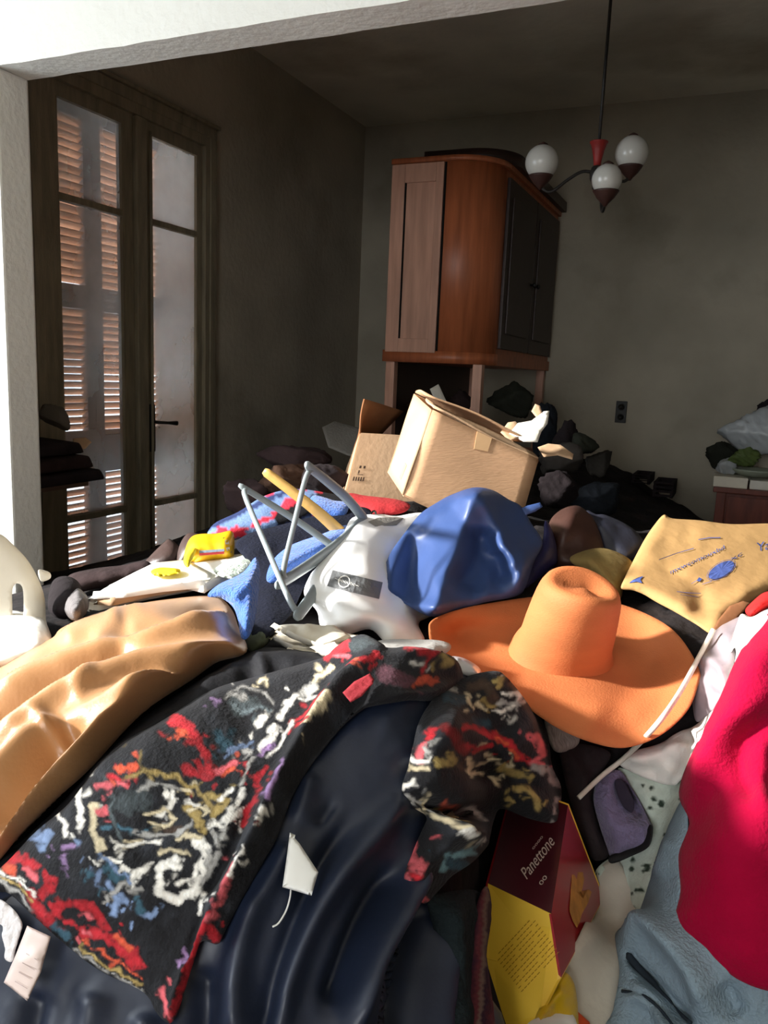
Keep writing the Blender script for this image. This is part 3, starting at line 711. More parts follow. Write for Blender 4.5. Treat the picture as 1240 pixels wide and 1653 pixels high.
lump('rag_bundle', 1240, 660, 24, 18, 0, M_bundle[0], 'black cloth lump behind the milky bag on the dresser', 'bundle', None, 81, .5, .3, 5.26)
# ================================================================== PILE: left side
M_chair = mat('white_plastic', (222, 214, 198), .4, .06, 6, .03, 60, .4)
tc_ = t1(40, 1000)
cb = empty('plastic_chair', at(30, 1010, 1.62)); tag(cb, 'cream plastic chair back with a slot, at the left edge under the white pier', 'chair')
drape('backrest', [(-60,868),(-30,858),(0,862),(22,880),(45,905),(62,935),(72,965),(74,1000),(76,1050),(-60,1050)], M_chair, .0, .02, 20, (), 7, None,
      [(-60,860,1.62),(74,960,1.66),(-60,1050,1.58),(76,1050,1.6)], None, cb, sharp=False, holes=[[(26,942),(36,948),(38,975),(36,998),(22,998),(20,975),(20,952)]], thick=.03)
drape('armrest', [(62,920),(80,924),(81,934),(66,938)], M_chair, .0, .006, 6, (), 4, None, [(62,920,1.6),(81,924,1.62),(66,938,1.6)], None, cb, thick=.025)
M_cush = mat('white_cushion', (236, 232, 224), .9, .05, 8, .15, 40)
drape('white_cushion', [(-40,992),(0,985),(40,988),(70,1000),(82,1025),(84,1048),(60,1062),(0,1085),(-40,1090)], M_cush, .02, .03, 30, [([(-20,1010),(40,1005)],.006,10)], 8, (.004, 30), label='soft white cushion in front of the cream chair back', cat='cushion')
# wall shelf beside the french window with dark clothes
M_shelf = mat('shelf_board', (112, 92, 78), .7, .2, 6, .1)
sh = box('wall_shelf', (XW+.045, 2.12, .855), (XW+.25, 2.44, .885), M_shelf); tag(sh, 'short wooden shelf board on the left wall beside the french window', 'shelf')
for i, (z, h, w_s, y0, y1, k, lb_) in enumerate([(.885,.05,.29,2.10,2.46,0,'black folded garment at the bottom of the stack on the wall shelf'),(.936,.055,.27,2.12,2.42,1,'dark brown folded garment in the middle of the wall shelf stack'),(.992,.05,.24,2.10,2.40,0,'black folded garment near the top of the wall shelf stack')]):
    x0 = XW+.047; P = [(x0,y0,z),(x0+w_s,y0,z),(x0+w_s*.97,y1,z),(x0,y1,z),(x0,y0,z+h),(x0+w_s*1.03,y0+.01,z+h*.8),(x0+w_s*.94,y1-.02,z+h*.9),(x0,y1,z+h)]
    o = hexa('folded_garment', P, M_bundle[k], None, .014, True); tag(o, lb_, 'garment', 'folded garments on the wall shelf')
lump('felt_cap', 92, 672, 24, 24, 0, mat('grey_felt', (88, 82, 74), .95), 'grey soft cap on top of the wall shelf stack', 'cap', None, 90, .5, .15, 2.28)
_tp = float((onX(136, 716, XW+.235)-CAM) @ _fw)
sheet('pale_scrap', [(118,708),(138,706),(148,714),(138,724),(118,730)], _tp, _tp-.03, M_card2, 'small pale pointed scrap poking out of the wall shelf stack', 'scrap', nz=None, s=4, thick=.02)
# dark debris at the foot of the french window
M_leath = mat('brown_leather', (66, 50, 46), .45, .25, 12, .15, 60, .5)
for i, (P, m_, lb_, ct, nm) in enumerate([
 ([(228,916),(240,900),(262,878),(274,870),(290,884),(292,905),(270,916)], M_leath, 'dark brown leather pouch at the foot of the middle door stile', 'pouch', 'leather_pouch'),
 ([(286,905),(290,880),(302,862),(318,861),(328,872),(322,892),(300,908)], M_leath, 'brown leather shoe upright beside the yellow packet', 'shoe', 'leather_shoe'),
 ([(110,930),(150,918),(200,912),(235,905),(246,920),(215,938),(160,950),(118,955)], M_bundle[1], 'dark brown blanket fold along the foot of the french window', 'blanket', 'dark_blanket'),
 ([(78,985),(84,940),(108,930),(130,945),(128,985),(104,1000)], M_bundle[0], 'black cloth lump between cream chair and french window', 'cloth', 'black_cloth')]):
    drape(nm, P, m_, .0, .05, 16, (), 6, (.008, 14), label=lb_, cat=ct, lean=1.2)
M_fluff = mat('grey_fluff', (104, 100, 100), .95, .3, 30, .6, 90)
drape('feather_duster', [(104,982),(112,962),(124,950),(136,956),(144,972),(138,992),(124,1002),(112,998)], M_fluff, .05, .04, 14, [([(124,952),(126,1000)],.008,4),([(112,965),(118,996)],.006,3),([(136,962),(132,994)],.006,3)], 4, (.006, 6), label='grey fluffy duster head lying left of the paper stack', cat='duster')
# paper stack
SH = [([(130,982),(190,948),(262,922),(330,925),(322,952),(240,968),(160,986)], .030, M_cream, 'cream newspaper sheet lowest in the sunlit paper stack'),
      ([(150,975),(215,940),(300,918),(340,930),(330,950),(250,962),(180,978)], .042, M_card2, 'tan wrapping paper sheet inside the sunlit paper stack'),
      ([(140,968),(178,944),(250,908),(302,903),(342,925),(335,948),(262,956),(200,965)], .054, M_paper, 'broad white paper sheet on top of the paper stack'),
      ([(292,915),(330,900),(408,892),(415,906),(392,926),(352,944),(330,958),(296,950)], .048, M_paper, 'bright white paper under the yellow packet')]
for P, o_, m_, lb_ in SH: drape('paper_sheet', P, m_, o_, .003, 6, (), 9, (.003, 50), label=lb_, cat='paper', group='loose papers at the left', sharp=True, skirt=.004)
M_lace = mat('pale_lace', (196, 206, 194), .9, .2, 60, .5, 160, dirt=((150, 170, 156), 70, .55))
drape('lace_cloth', [(345,922),(362,908),(392,896),(416,893),(414,908),(395,925),(368,934)], M_lace, .062, .004, 8, [([(350,920),(400,905)],.004,6),([(365,928),(405,912)],.004,5)], 5, (.004, 12), label='small pale green lace cloth beside the yellow packet', cat='cloth')
M_yel = mat('yellow_plastic', (226, 176, 24), .35, .12, 14, .15, 30, .5)
yp = drape('yellow_packet', [(298,902),(300,884),(308,868),(322,862),(350,861),(372,857),(378,866),(378,892),(374,902),(345,905),(315,908)], M_yel, .04, .045, 14, [([(305,870),(318,890),(315,906)],.008,5),([(345,862),(350,902)],-.006,5)], 5, (.004, 14), label='yellow plastic packet with a coloured picture strip on the papers', cat='packet', lean=1.0)
print_shape('printed_strip', [[(322,889),(362,886),(362,890),(322,893)]], 'yellow_packet', mat('strip_grey', (120,134,150), .5), yp)
print_shape('printed_strip', [[(322,893),(362,890),(362,894),(322,897)]], 'yellow_packet', mat('strip_red', (190,60,66), .5), yp)
print_shape('printed_picture', [[(360,868),(372,866),(374,892),(360,890)]], 'yellow_packet', mat('picture_blue', (92,104,150), .5, .4, 90), yp)
print_shape('printed_picture', [[(363,872),(369,871),(370,878),(364,879)],[(365,884),(371,883),(371,889),(366,889)]], 'yellow_packet', mat('picture_pale', (220,205,196), .5), yp, .003)
drape('yellow_ribbon', [(243,922),(258,916),(288,918),(290,924),(276,929),(252,930)], mat('yellow_ribbon', (232,206,40), .5), .064, .004, 6, (), 4, None, label='flat yellow ribbon loop lying on the white paper', cat='ribbon')
drape('yellow_strap', [(296,908),(300,892),(312,882),(318,886),(312,900),(304,916)], MATS['yellow_ribbon'], .085, .01, 6, (), 4, None, label='yellow strap hanging from the left of the yellow packet', cat='strap')
# patterned quilt, navy jumper, blue towel
def quilt_col(Q):
    base = np.tile(lin((104, 128, 168)), (len(Q), 1)); red = np.array(lin((196, 44, 62))); nv = np.array(lin((40, 52, 92)))
    x, y = Q[:, 0], Q[:, 1]
    st = np.sin((x*.45+y*1.0)/8.5); blot = fbm(x/22, y/16, 2)
    base[(st > .62) & (blot > -.12)] = red; base[(blot > .22)] = red; base[(st < -.80)] = nv
    d = seg_dist(Q, np.array([(455,838),(520,806),(552,806)])); base[d < 12] = np.array(lin((16, 16, 20)))
    return base
M_vc = mat('printed_cloth', (255, 255, 255), .85, .1, 60, .25, 150, .2, attr=True)
drape('patchwork_quilt', [(332,872),(345,846),(385,826),(420,804),(450,793),(482,789),(530,796),(562,803),(560,825),(500,842),(440,858),(385,870),(345,884)], M_vc, .03, .03, 18, [([(350,868),(430,830),(520,800)],.02,14),([(380,840),(450,808)],.012,9),([(420,850),(510,822)],.012,9)], 5, (.006, 26), color=quilt_col, label='blue and red patterned quilt bunched behind the clothes hangers', cat='quilt', lean=2.)
M_navyk = mat('navy_knit', (17, 20, 34), .95, .3, 20, .4, 140, .15)
drape('navy_jumper', [(380,880),(400,862),(450,848),(520,830),(575,818),(600,826),(590,850),(540,880),(500,930),(470,990),(430,1030),(405,1020),(412,940),(398,905)], M_navyk, .02, .02, 20, [([(400,880),(480,860),(560,835)],.02,14),([(430,1000),(450,930),(520,880)],.016,12)], 7, (.008, 26), label='dark navy jumper crumpled under the clothes hangers', cat='jumper', lean=3.4)
M_blue = mat('blue_towel', (62, 100, 176), .95, .2, 25, .7, 170, .15, sheen=.3)
drape('blue_towel', [(335,962),(352,944),(392,924),(412,900),(420,918),(418,955),(412,1000),(402,1028),(390,1030),(384,1000),(376,980),(358,966)], M_blue, .045, .03, 18, [([(345,958),(400,925)],.012,8),([(372,970),(412,930)],.014,8),([(396,1020),(412,950)],.014,9)], 5, (.004, 14), label='blue towelling cloth hanging between beige coat and hangers', cat='towel', lean=1.2)
drape('blue_towel', [(440,905),(470,880),(520,862),(556,848),(566,856),(530,890),(480,915),(445,940),(430,935)], M_blue, .05, .03, 14, [([(445,925),(550,856)],.014,8)], 5, (.004, 14), label='blue towelling cloth bunched inside the grey hangers', cat='towel', lean=2.)
drape('blue_towel', [(505,800),(540,808),(562,812),(556,832),(520,836),(500,826)], M_blue, .065, .02, 10, (), 5, (.004, 14), label='small blue cloth corner behind the long wooden hanger', cat='towel', lean=1.5)
drape('red_scarf', [(548,802),(566,796),(590,800),(640,806),(662,815),(650,828),(610,832),(580,824)], mat('red_cloth', (166, 40, 44), .9, .2, 20), .03, .025, 12, [([(555,804),(640,818)],.01,7)], 5, (.006, 12), label='red cloth strip crumpled at the foot of the cardboard boxes', cat='cloth', lean=2.)
lump('crumpled_film', 628, 822, 18, 13, t1(628, 830)-.02, mat('clear_film', (198, 200, 200), .2, .1, 20, .2, 30, .5), 'small crumpled clear wrapper above the white bag', 'wrapper', None, 95, .6, .4)
# clothes hangers
M_hang = mat('grey_plastic', (138, 148, 152), .4, .08, 20, .05, 60, .5)
M_hwood = mat('yellow_wood', (214, 168, 92), .5, .2, 12, .1, 60, .4, stretch=(1, 1, 1))
M_hwh = mat('pale_wood_end', (232, 214, 178), .5, .1, 12, .1)
def hanger(label, e1, e2, c, hook, m, w=.013, bar=True, flat=.55, group='clothes hangers stuck in the pile', bend=.008):
    e1, e2, c = map(np.asarray, (e1, e2, c)); h = empty('clothes_hanger', c); tag(h, label, 'hanger', group)
    n = np.cross(e1-c, e2-c); n /= np.linalg.norm(n)
    for e in (e1, e2):
        mid = (e+c)/2; side = np.cross(n, e-c); side /= np.linalg.norm(side); side = side if side @ ((e1+e2)/2-c) < 0 else -side
        L_ = catmull([c, c+(e-c)*.33+side*bend*1.2, c+(e-c)*.7+side*bend*.8, e], 6, False)
        k = len(L_); tube('arm', L_, [w*(1.15-.35*i/k) for i in range(k-1)]+[w*.55], m, h, 10, (n, flat))
    if bar:
        a = e1+(c-e1)*.07; b = e2+(c-e2)*.07; q = (e2-e1)/np.linalg.norm(e2-e1)
        tube('trouser_bar', catmull([e1+(c-e1)*.10, a+q*.02+(e1+e2-2*c)/np.linalg.norm(e1+e2-2*c)*.012, a*.5+b*.5+(e1+e2-2*c)/np.linalg.norm(e1+e2-2*c)*.014, b-q*.02+(e1+e2-2*c)/np.linalg.norm(e1+e2-2*c)*.012, e2+(c-e2)*.10], 6, False), .0055, m, h, 8)
    up = c-(e1+e2)/2; up /= np.linalg.norm(up); sd = (e1-e2)/np.linalg.norm(e1-e2)
    hk = [c, c+up*.03]+[c+up*(.055+.022*math.sin(a))+sd*(.022*math.cos(a)) for a in np.linspace(-1.2, 3.6, 12)]
    tube('hook', hk, .0025, M_dark if hook else m, h, 6)
    return h
hanger('grey plastic clothes hanger standing highest in front of the cardboard boxes', at(494, 750, 1.52), at(446, 946, 1.38), at(588, 838, 1.80), True, M_hang, .0125)
hanger('grey plastic clothes hanger at the left, its end above the patterned quilt', at(386, 783, 1.58), at(478, 998, 1.32), at(540, 884, 1.66), True, M_hang, .0115)
hanger('yellow wooden clothes hanger poking up between the two grey ones', at(426, 760, 1.72), at(600, 930, 1.86), at(548, 858, 1.76), True, M_hwood, .019, False)
# ================================================================== PILE: middle
# loose cream papers in front of the white bag
PP = [([(432,1032),(450,1016),(500,1012),(560,1026),(585,1040),(540,1058),(470,1050)], .018, 'cream sheet lowest of the papers before the white bag'),
      ([(440,1020),(470,1010),(530,1016),(596,1030),(575,1046),(500,1040)], .026, 'cream sheet in the middle of the papers before the white bag'),
      ([(436,1012),(480,1006),(540,1010),(570,1030),(520,1050),(470,1030)], .034, 'wrinkled cream sheet topmost of the papers before the white bag'),
      ([(500,1046),(540,1034),(575,1052),(560,1066),(520,1060)], .040, 'narrow cream sheet tucked at the floral collar'),
      ([(455,1050),(500,1040),(540,1062),(500,1070)], .022, 'pale paper slip under the narrow cream sheet')]
for P, o_, lb_ in PP: drape('paper_sheet', P, M_cream, o_, .003, 6, [(([P[0], P[3]]), .006, 6)], 6, (.006, 18), label=lb_, cat='paper', group='papers before the white bag', sharp=True, skirt=.004)
drape('green_cloth', [(396,1030),(420,1012),(436,1014),(432,1040),(405,1052)], mat('dull_green', (84, 92, 70), .9), .015, .015, 8, (), 5, (.004, 12), label='small dull green cloth between beige coat and cream papers', cat='cloth')
drape('grey_sheet', [(560,1048),(630,1032),(720,1036),(716,1056),(640,1062),(585,1062)], mat('grey_paper', (176, 174, 170), .8), .012, .004, 6, (), 7, (.003, 20), label='pale grey sheet between white bag and floral collar', cat='paper')
# white carrier bag
M_wbag = mat('white_plastic_bag', (250, 250, 250), .4, .03, 8, .05, 25, .4)
wt = t1(560, 1030)
def wb(x, y): return wt+.0013*(1030-y)*1.0
WB = [(569,836),(611,830),(640,833),(690,828),(770,850),(780,960),(694,996),(676,1008),(684,1038),(629,1040),(597,1016),(551,1027),(519,1012),(512,987),(491,959),(500,930),(515,911),(551,868)]
wbag = drape('carrier_bag', WB, M_wbag, .0, .05, 34, [([(500,950),(560,962),(640,985),(690,1000)],-.02,10),([(530,975),(600,1000),(660,1000)],.018,14),([(585,840),(560,900)],.006,8),([(660,840),(610,900)],.006,8),([(600,860),(585,910)],.005,6),([(540,1010),(620,990)],.01,9)], 6, (.006, 28),
  [(491,959,wt+.08),(551,868,wt+.32),(569,836,wt+.42),(690,828,wt+.64),(551,1027,wt),(684,1038,wt+.06),(690,990,wt+.24),(780,960,wt+.48),(780,850,wt+.80),(600,930,wt+.17),(650,900,wt+.42)], label='bulging white plastic carrier bag with a grey printed band', cat='bag', skirt=.12)
BQ = [(537,920),(618,940),(612,967),(528,946)]
def bq(u, v): q = [np.array(p, float) for p in BQ]; return (q[0]*(1-u)+q[1]*u)*(1-v)+(q[3]*(1-u)+q[2]*u)*v
strip = [[bq(i/14, j/5), bq((i+1)/14, j/5), bq((i+1)/14, (j+1)/5), bq(i/14, (j+1)/5)] for i in range(14) for j in range(5)]
print_shape('printed_band', strip, 'carrier_bag', mat('grey_print', (112, 114, 116), .5), wbag, .003)
ring = [bq(.28+.105*math.cos(a), .5+.34*math.sin(a)) for a in np.linspace(0, 6.283, 25)]
marks = stroke(ring, 1.6)+text_polys('~ooouoo~', bq(.09, .52)+np.array([0, 0]), (bq(.52, .62)-bq(.09, .52))/3.9, (bq(.3, .0)-bq(.3, .75))/2.6)
print_shape('printed_logo', marks, 'carrier_bag', M_paper, wbag, .0045)
print_shape('handle_shade', [[(594,842),(610,836),(640,834),(652,836),(640,848),(606,850)]], 'carrier_bag', mat('handle_shade_grey', (150, 148, 142), .6), wbag, .003)  # grey patch painting the shade between the bag handles
# blue crumpled bag
M_bbag = mat('blue_paper_bag', (50, 72, 120), .48, .1, 8, .06, 30, .5)
M_bbi = mat('blue_bag_inside', (34, 36, 78), .4, .1, 8, .1, 30, .4)
bt = t1(735, 992)-.05
BB = [(679,829),(704,812),(728,799),(764,787),(795,791),(821,806),(842,818),(858,845),(876,876),(862,908),(850,944),(835,962),(782,973),(735,987),(693,995),(643,969),(611,964),(617,930),(629,895),(655,858)]
bbag = drape('blue_bag', BB, M_bbag, .0, .02, 14, [
  ([(764,790),(745,860),(712,950),(700,985)],.085,50,'se'),([(765,792),(800,850),(842,930)],.075,40,'se'),([(690,818),(640,880),(620,955)],.035,34,'se'),
  ([(780,850),(764,910),(740,950)],-.075,34,'s'),([(800,890),(812,940)],-.06,24,'s'),([(668,850),(664,920),(680,978)],-.06,34,'s'),
  ([(776,800),(800,846),(812,868)],.02,9,'s'),([(795,862),(826,905),(820,920)],.03,10,'s'),([(840,890),(856,925)],.03,16,'s'),([(740,975),(830,955)],.015,16)], 5, (.004, 30),
  [(611,964,bt+.02),(693,995,bt-.03),(735,987,bt),(835,962,bt+.10),(876,876,bt+.30),(764,787,bt+.34),(679,829,bt+.26),(629,895,bt+.14),(760,900,bt+.14),(842,818,bt+.36)], label='crumpled blue bag standing like a tent beside the white carrier bag', cat='bag', skirt=.10)
sheet('bag_handle_flap', [(842,820),(852,816),(872,811),(876,818),(864,826),(848,832)], bt+.36, bt+.34, M_bbag, parent=bbag, s=4, nz=(.004, 10))
drape('navy_bag', [(846,948),(858,905),(876,872),(880,840),(893,860),(900,905),(880,925),(862,940)], M_bbi, 0, .02, 10, (), 5, (.006, 20), [(846,948,bt+.2),(876,872,bt+.34),(893,860,bt+.38),(900,905,bt+.36)], label='shadowed navy bag wedged between blue bag and orange hat', cat='bag', skirt=.08)
# dark bags behind the hat
M_dbag = mat('dark_brown_bag', (58, 36, 30), .5, .2, 10, .2, 30, .4); M_sbag = mat('slate_bag', (44, 46, 58), .45, .2, 10, .2, 30, .4)
drape('dark_bag', [(886,846),(904,824),(930,816),(948,826),(962,845),(975,890),(960,920),(900,925),(884,890)], M_dbag, 0, .06, 24, [([(930,818),(905,880)],.02,12,'s'),([(945,828),(960,900)],-.02,12)], 6, (.01, 20), label='black and brown bag slumped behind the crown of the hat', cat='bag', lean=.8, skirt=.1)
drape('slate_bag', [(945,824),(962,830),(980,832),(1020,852),(1042,880),(1030,905),(1000,915),(966,890),(955,860)], M_sbag, 0, .04, 18, [([(960,832),(1000,880),(1020,900)],.016,10,'s'),([(985,835),(1030,880)],-.014,10,'s')], 6, (.008, 20), label='slate blue bag flap between the dark bag and the paper sack', cat='bag', lean=.9, skirt=.1)
M_olive = mat('olive_cloth', (132, 112, 66), .9, .25, 14, .25, 60)
drape('olive_cloth', [(920,905),(940,890),(975,885),(1010,898),(1022,915),(1008,945),(1000,968),(975,960),(960,935)], M_olive, 0, .04, 18, [([(945,895),(990,950)],.014,8),([(975,890),(1010,940)],.012,8)], 5, (.006, 14), label='olive brown cloth tucked behind the orange hat', cat='cloth', lean=1., skirt=.08)
# ------------------------------------------------------------------ orange hat
M_hat = mat('orange_straw', (184, 107, 62), .75, .12, 9, .16, 260, .3, stretch=(1, 1, 3))
x0, y0, z0, pa, pb = -.26, 1.40, .875, -.10, .20
pn = np.array([-pa, -pb, 1.]); pn /= np.linalg.norm(pn)
def on_hat(x, y, h=0.):
    d = rays((x, y))[0]; o = np.array([x0, y0, z0])+pn*h
    return CAM+d*(((o-CAM) @ pn)/(d @ pn))
hat = empty('sun_hat', on_hat(908, 1060)); tag(hat, 'wide brimmed orange straw sun hat lying on the clothes', 'hat')
HB = [(692,1018),(699,1000),(740,984),(800,972),(880,962),(960,966),(1030,985),(1090,1020),(1128,1078),(1126,1110),(1108,1150),(1065,1188),(1010,1207),(960,1200),(905,1178),(855,1145),(815,1112),(770,1088),(730,1066),(700,1050)]
dcs = []
for x, y in HB+[(908,1050),(800,1040),(1000,1100),(900,1120),(1050,1060),(750,1030),(880,1090),(970,1150)]:
    dcs.append((x, y, (on_hat(x, y) @ _fw-CAM @ _fw)))
def lift_t(x, y, h): return (x, y, float((on_hat(x, y, h)-CAM) @ _fw))
HB_L = [lift_t(692,1018,.035), lift_t(699,1000,.04), lift_t(740,984,.03), lift_t(800,972,.01), lift_t(700,1050,.03), lift_t(730,1066,.02), lift_t(770,1088,.005)]
inner = [lift_t(735,1025,-.012), lift_t(790,1050,-.012), lift_t(820,1000,-.005), lift_t(900,1110,.0), lift_t(860,1085,-.004), lift_t(960,1160,.004), lift_t(1010,1120,-.012), lift_t(1050,1075,-.02), lift_t(1000,1060,-.01), lift_t(908,1050,0)]
rest = [lift_t(x, y, .0) for x, y in [(880,962),(960,966),(1030,985)]]+[lift_t(1090,1020,.03), lift_t(1128,1078,.03), lift_t(1126,1110,.025), lift_t(1108,1150,.015), lift_t(1065,1188,.0), lift_t(1010,1207,-.012), lift_t(960,1200,-.01), lift_t(905,1178,.0), lift_t(855,1145,.008), lift_t(815,1112,.01)]
brim = drape('brim', HB, M_hat, 0, .004, 5, [([(700,1015),(750,1000),(830,990)],.012,10),([(1010,1160),(1060,1110),(1100,1060)],.010,22),([(840,1100),(900,1130),(980,1170)],.006,30)], 6, (.002, 50), HB_L+inner+rest, None, hat, thick=.004)
bc = on_hat(908, 1052, .0)
# crown axis: leads from the brim to the flat top seen at (934, 944)
off_ = .038*RT_+.117*UP_-.092*_fw
for _ in range(6):      # keep the top where the photo shows it
    e_ = np.array([942, 946])-proj(bc+off_); off_ = off_+(RT_*e_[0]-UP_*e_[1])*1.35/FPX
hc = np.linalg.norm(off_); ax = off_/hc; a1 = np.cross(ax, _fw); a1 /= np.linalg.norm(a1); a2 = np.cross(ax, a1)
bm = bmesh.new(); rings = []; SEG = 40
prof = [(.100,-.030,0),(.096,-.006,0),(.092,.004,0),(.087,.012,0),(.083,.03,0),(.081,.055,0),(.078,.08,0),(.075,.10,0),(.072,.113,0),(.067,.123,0),(.059,.128,0),(.048,.127,1),(.034,.122,1),(.015,.120,1)]
for r, h, tp in prof:
    ring = []; h = h*hc/.126
    for j in range(SEG):
        a = 2*math.pi*j/SEG; rr_ = r*.97*(1+.03*math.sin(2*a+.6)+.015*math.sin(3*a+h*20))
        hh = h+.010*math.sin(a+.5)*(h/.13)-.004*math.cos(2*a)*(h/.13)
        ring.append(bm.verts.new(tuple(bc+a1*rr_*math.cos(a)+a2*rr_*math.sin(a)+ax*hh)))
    rings.append(ring)
for A, B in zip(rings, rings[1:]):
    for j in range(SEG): bm.faces.new((A[j], A[(j+1) % SEG], B[(j+1) % SEG], B[j]))
bm.faces.new(rings[-1])
from_bm('crown', bm, M_hat, hat, True)
# white dish rim under the hat
drape('white_plate', [(716,1070),(726,1060),(748,1062),(772,1076),(776,1088),(756,1092),(728,1084)], mat('glazed_white', (218, 218, 220), .2, .04, 8, 0, 50, .5), .02, .008, 8, [([(724,1066),(750,1070),(770,1084)],.006,4)], 4, None, label='white plate edge showing under the left brim of the hat', cat='plate')
# ------------------------------------------------------------------ brown paper sack
M_sack = mat('kraft_paper', (178, 141, 92), .8, .1, 8, .2, 30, .25)
stt = t1(1060, 975, .02)
SK = [(1072,831),(1086,837),(1130,840),(1180,846),(1240,845),(1300,846),(1300,930),(1250,948),(1214,972),(1190,1000),(1172,1016),(1150,1024),(1124,1008),(1090,988),(1060,972),(1040,960),(1022,953),(1003,950),(1010,930),(1024,902),(1040,872),(1056,848)]
def sd(x, y): return stt+.00105*(975-y)*2.2+.0003*(x-1060)
sack = drape('paper_sack', SK, M_sack, 0, .022, 20, [([(1062,914),(1100,934),(1125,945)],-.012,9,'s'),([(1072,838),(1030,910)],.010,7,'s'),([(1125,950),(1135,990)],-.022,16),([(1010,945),(1070,958),(1122,985)],.016,11),([(1150,1010),(1180,975),(1215,962)],.02,14),([(1165,1000),(1195,985)],-.02,12),([(1120,850),(1180,900)],.006,25)], 6, (.004, 36),
  [(x, y, sd(x, y)) for x, y in [(1003,950),(1072,831),(1300,846),(1300,930),(1150,1024),(1060,972),(1214,972),(1150,900)]], label='crumpled brown paper sack with blue printing', cat='sack', skirt=.05)
M_bink = mat('blue_ink', (74, 92, 156), .8, .3, 60, 0)
drape('inner_lining', [(1148,1022),(1160,1000),(1178,978),(1200,970),(1212,974),(1190,1000),(1172,1016)], M_cardin, 0, .004, 5, (), 4, None, [(1148,1022,sd(1148,1022)-.035),(1200,970,sd(1200,970)-.03),(1212,974,sd(1212,974)-.03),(1172,1016,sd(1172,1016)-.03)], None, sack, sharp=True, thick=.004)
# scale of the zoomed crop the marks were read from: 5.167
def zk(x, y): return np.array([1000+x/5.167, 830+y/5.167])
oval = [zk(850+112*math.cos(a)*.95-18*math.sin(a), 465-60*math.cos(a)*.62+68*math.sin(a)) for a in np.linspace(0, 6.283, 29)[:-1]]
oval2 = [zk(850+124*math.cos(a)*.95-18*math.sin(a), 465-66*math.cos(a)*.62+76*math.sin(a)) for a in np.linspace(0, 6.283, 33)]
oc = zk(850, 465)
print_shape('printed_oval', [[oc, oval[i], oval[(i+1) % 28]] for i in range(28)]+stroke(oval2, .6), 'paper_sack', M_bink, sack, .004)
def tz(s, x, y, x2, y2, h, slant=.25):
    o_ = zk(x, y); e_ = zk(x2, y2); L_ = np.linalg.norm(e_-o_); dx = (e_-o_)/L_; n_ = np.array([dx[1], -dx[0]])
    pol = text_polys(s, (0, 0), (1, 0), (0, 1)); wid = max(p[0] for q in pol for p in q)
    return [[o_+dx*(p[0]/wid*L_+slant*p[1]*h)+n_*p[1]*h for p in q] for q in pol]
marks = tz('mxwcomouxbd', 425, 500, 880, 290, 9)+tz('Ya', 1150, 310, 1260, 290, 20, .1)+tz('xc', 930, 390, 1030, 340, 9)
marks += stroke([zk(330, 380), zk(480, 325), zk(620, 285)], 1.)+stroke([zk(660, 212), zk(750, 196), zk(845, 195)], 1.2)+stroke([zk(600, 580), zk(650, 550)], .6)+stroke([zk(690, 585), zk(770, 560)], .7)
marks += [[zk(80, 575), zk(110, 550), zk(150, 530), zk(200, 515), zk(175, 545), zk(190, 575), zk(140, 562)]]+[[zk(645, 555), zk(665, 525), zk(690, 540), zk(670, 562)]]
marks += stroke([zk(480, 645), zk(560, 655), zk(680, 660)], .8)+stroke([zk(510, 670), zk(660, 690)], .6)
print_shape('printed_lettering', marks, 'paper_sack', M_bink, sack, .004)
# ================================================================== PILE: foreground clothes
# beige coat
M_beige = mat('beige_satin', (168, 122, 78), .36, .06, 5, .05, 200, .5, sheen=.1)
drape('beige_coat', [(-60,1090),(0,1078),(50,1046),(85,1030),(100,1014),(150,992),(230,974),(300,966),(338,962),(358,966),(374,984),(384,1010),(398,1054),(345,1074),(295,1110),(222,1168),(150,1244),(98,1294),(50,1342),(0,1392),(-60,1430)], M_beige, 0.035, .035, 36, [
  ([(20,1082),(120,1030),(220,1000),(320,978)],.012,5),([(230,1042),(320,1018),(378,996)],.012,5),([(-40,1260),(40,1190),(110,1140),(200,1100)],.012,6),([(40,1310),(110,1230),(190,1160)],.014,7),([(180,1000),(210,990),(232,992)],.014,5),
  ([(-40,1150),(60,1095),(150,1062),(250,1030),(380,1000)],0.032,13),([(-40,1190),(80,1120),(170,1075),(215,1058)],-0.029,11),
  ([(-40,1235),(60,1165),(150,1110),(250,1075),(390,1052)],0.035,15),([(60,1190),(150,1145),(240,1095),(330,1068)],-0.026,12),
  ([(-40,1320),(40,1230),(95,1178),(180,1135),(280,1095)],0.043,17),([(-20,1345),(50,1280),(92,1215),(130,1180)],-0.032,13),
  ([(0,1390),(60,1320),(130,1245),(210,1165),(290,1105)],0.041,17),([(100,1230),(96,1190),(70,1175)],0.017,9),
  ([(130,1150),(155,1105),(165,1075)],0.010,8),([(150,1040),(185,1015),(195,1005)],0.012,9),([(90,1040),(150,1010),(240,985),(340,968)],0.026,10),([(180,1040),(280,1012),(360,975)],-0.020,10),
  ([(205,1020),(250,1005),(330,1010)],0.012,9)], 4, (.0016, 60), label='smooth beige coat with long folds spread over the left of the heap', cat='coat', relax=7)
# black velvet garment
M_vel = mat('black_velvet', (13, 13, 18), .75, .2, 12, .15, 120, .25)
drape('black_skirt', [(380,1066),(410,1050),(448,1046),(520,1056),(575,1066),(590,1090),(480,1130),(360,1180),(240,1260),(140,1330),(60,1390),(-40,1450),(-40,1385),(20,1368),(105,1292),(150,1238),(215,1172),(290,1118)], M_vel, .020, .022, 22, [([(290,1130),(400,1080),(540,1062)],.014,16),([(410,1052),(424,1080),(430,1110)],.012,7),([(110,1300),(200,1215),(300,1150)],.012,14)], 7, (.005, 30), label='black velvet garment between beige coat and floral jacket', cat='garment')
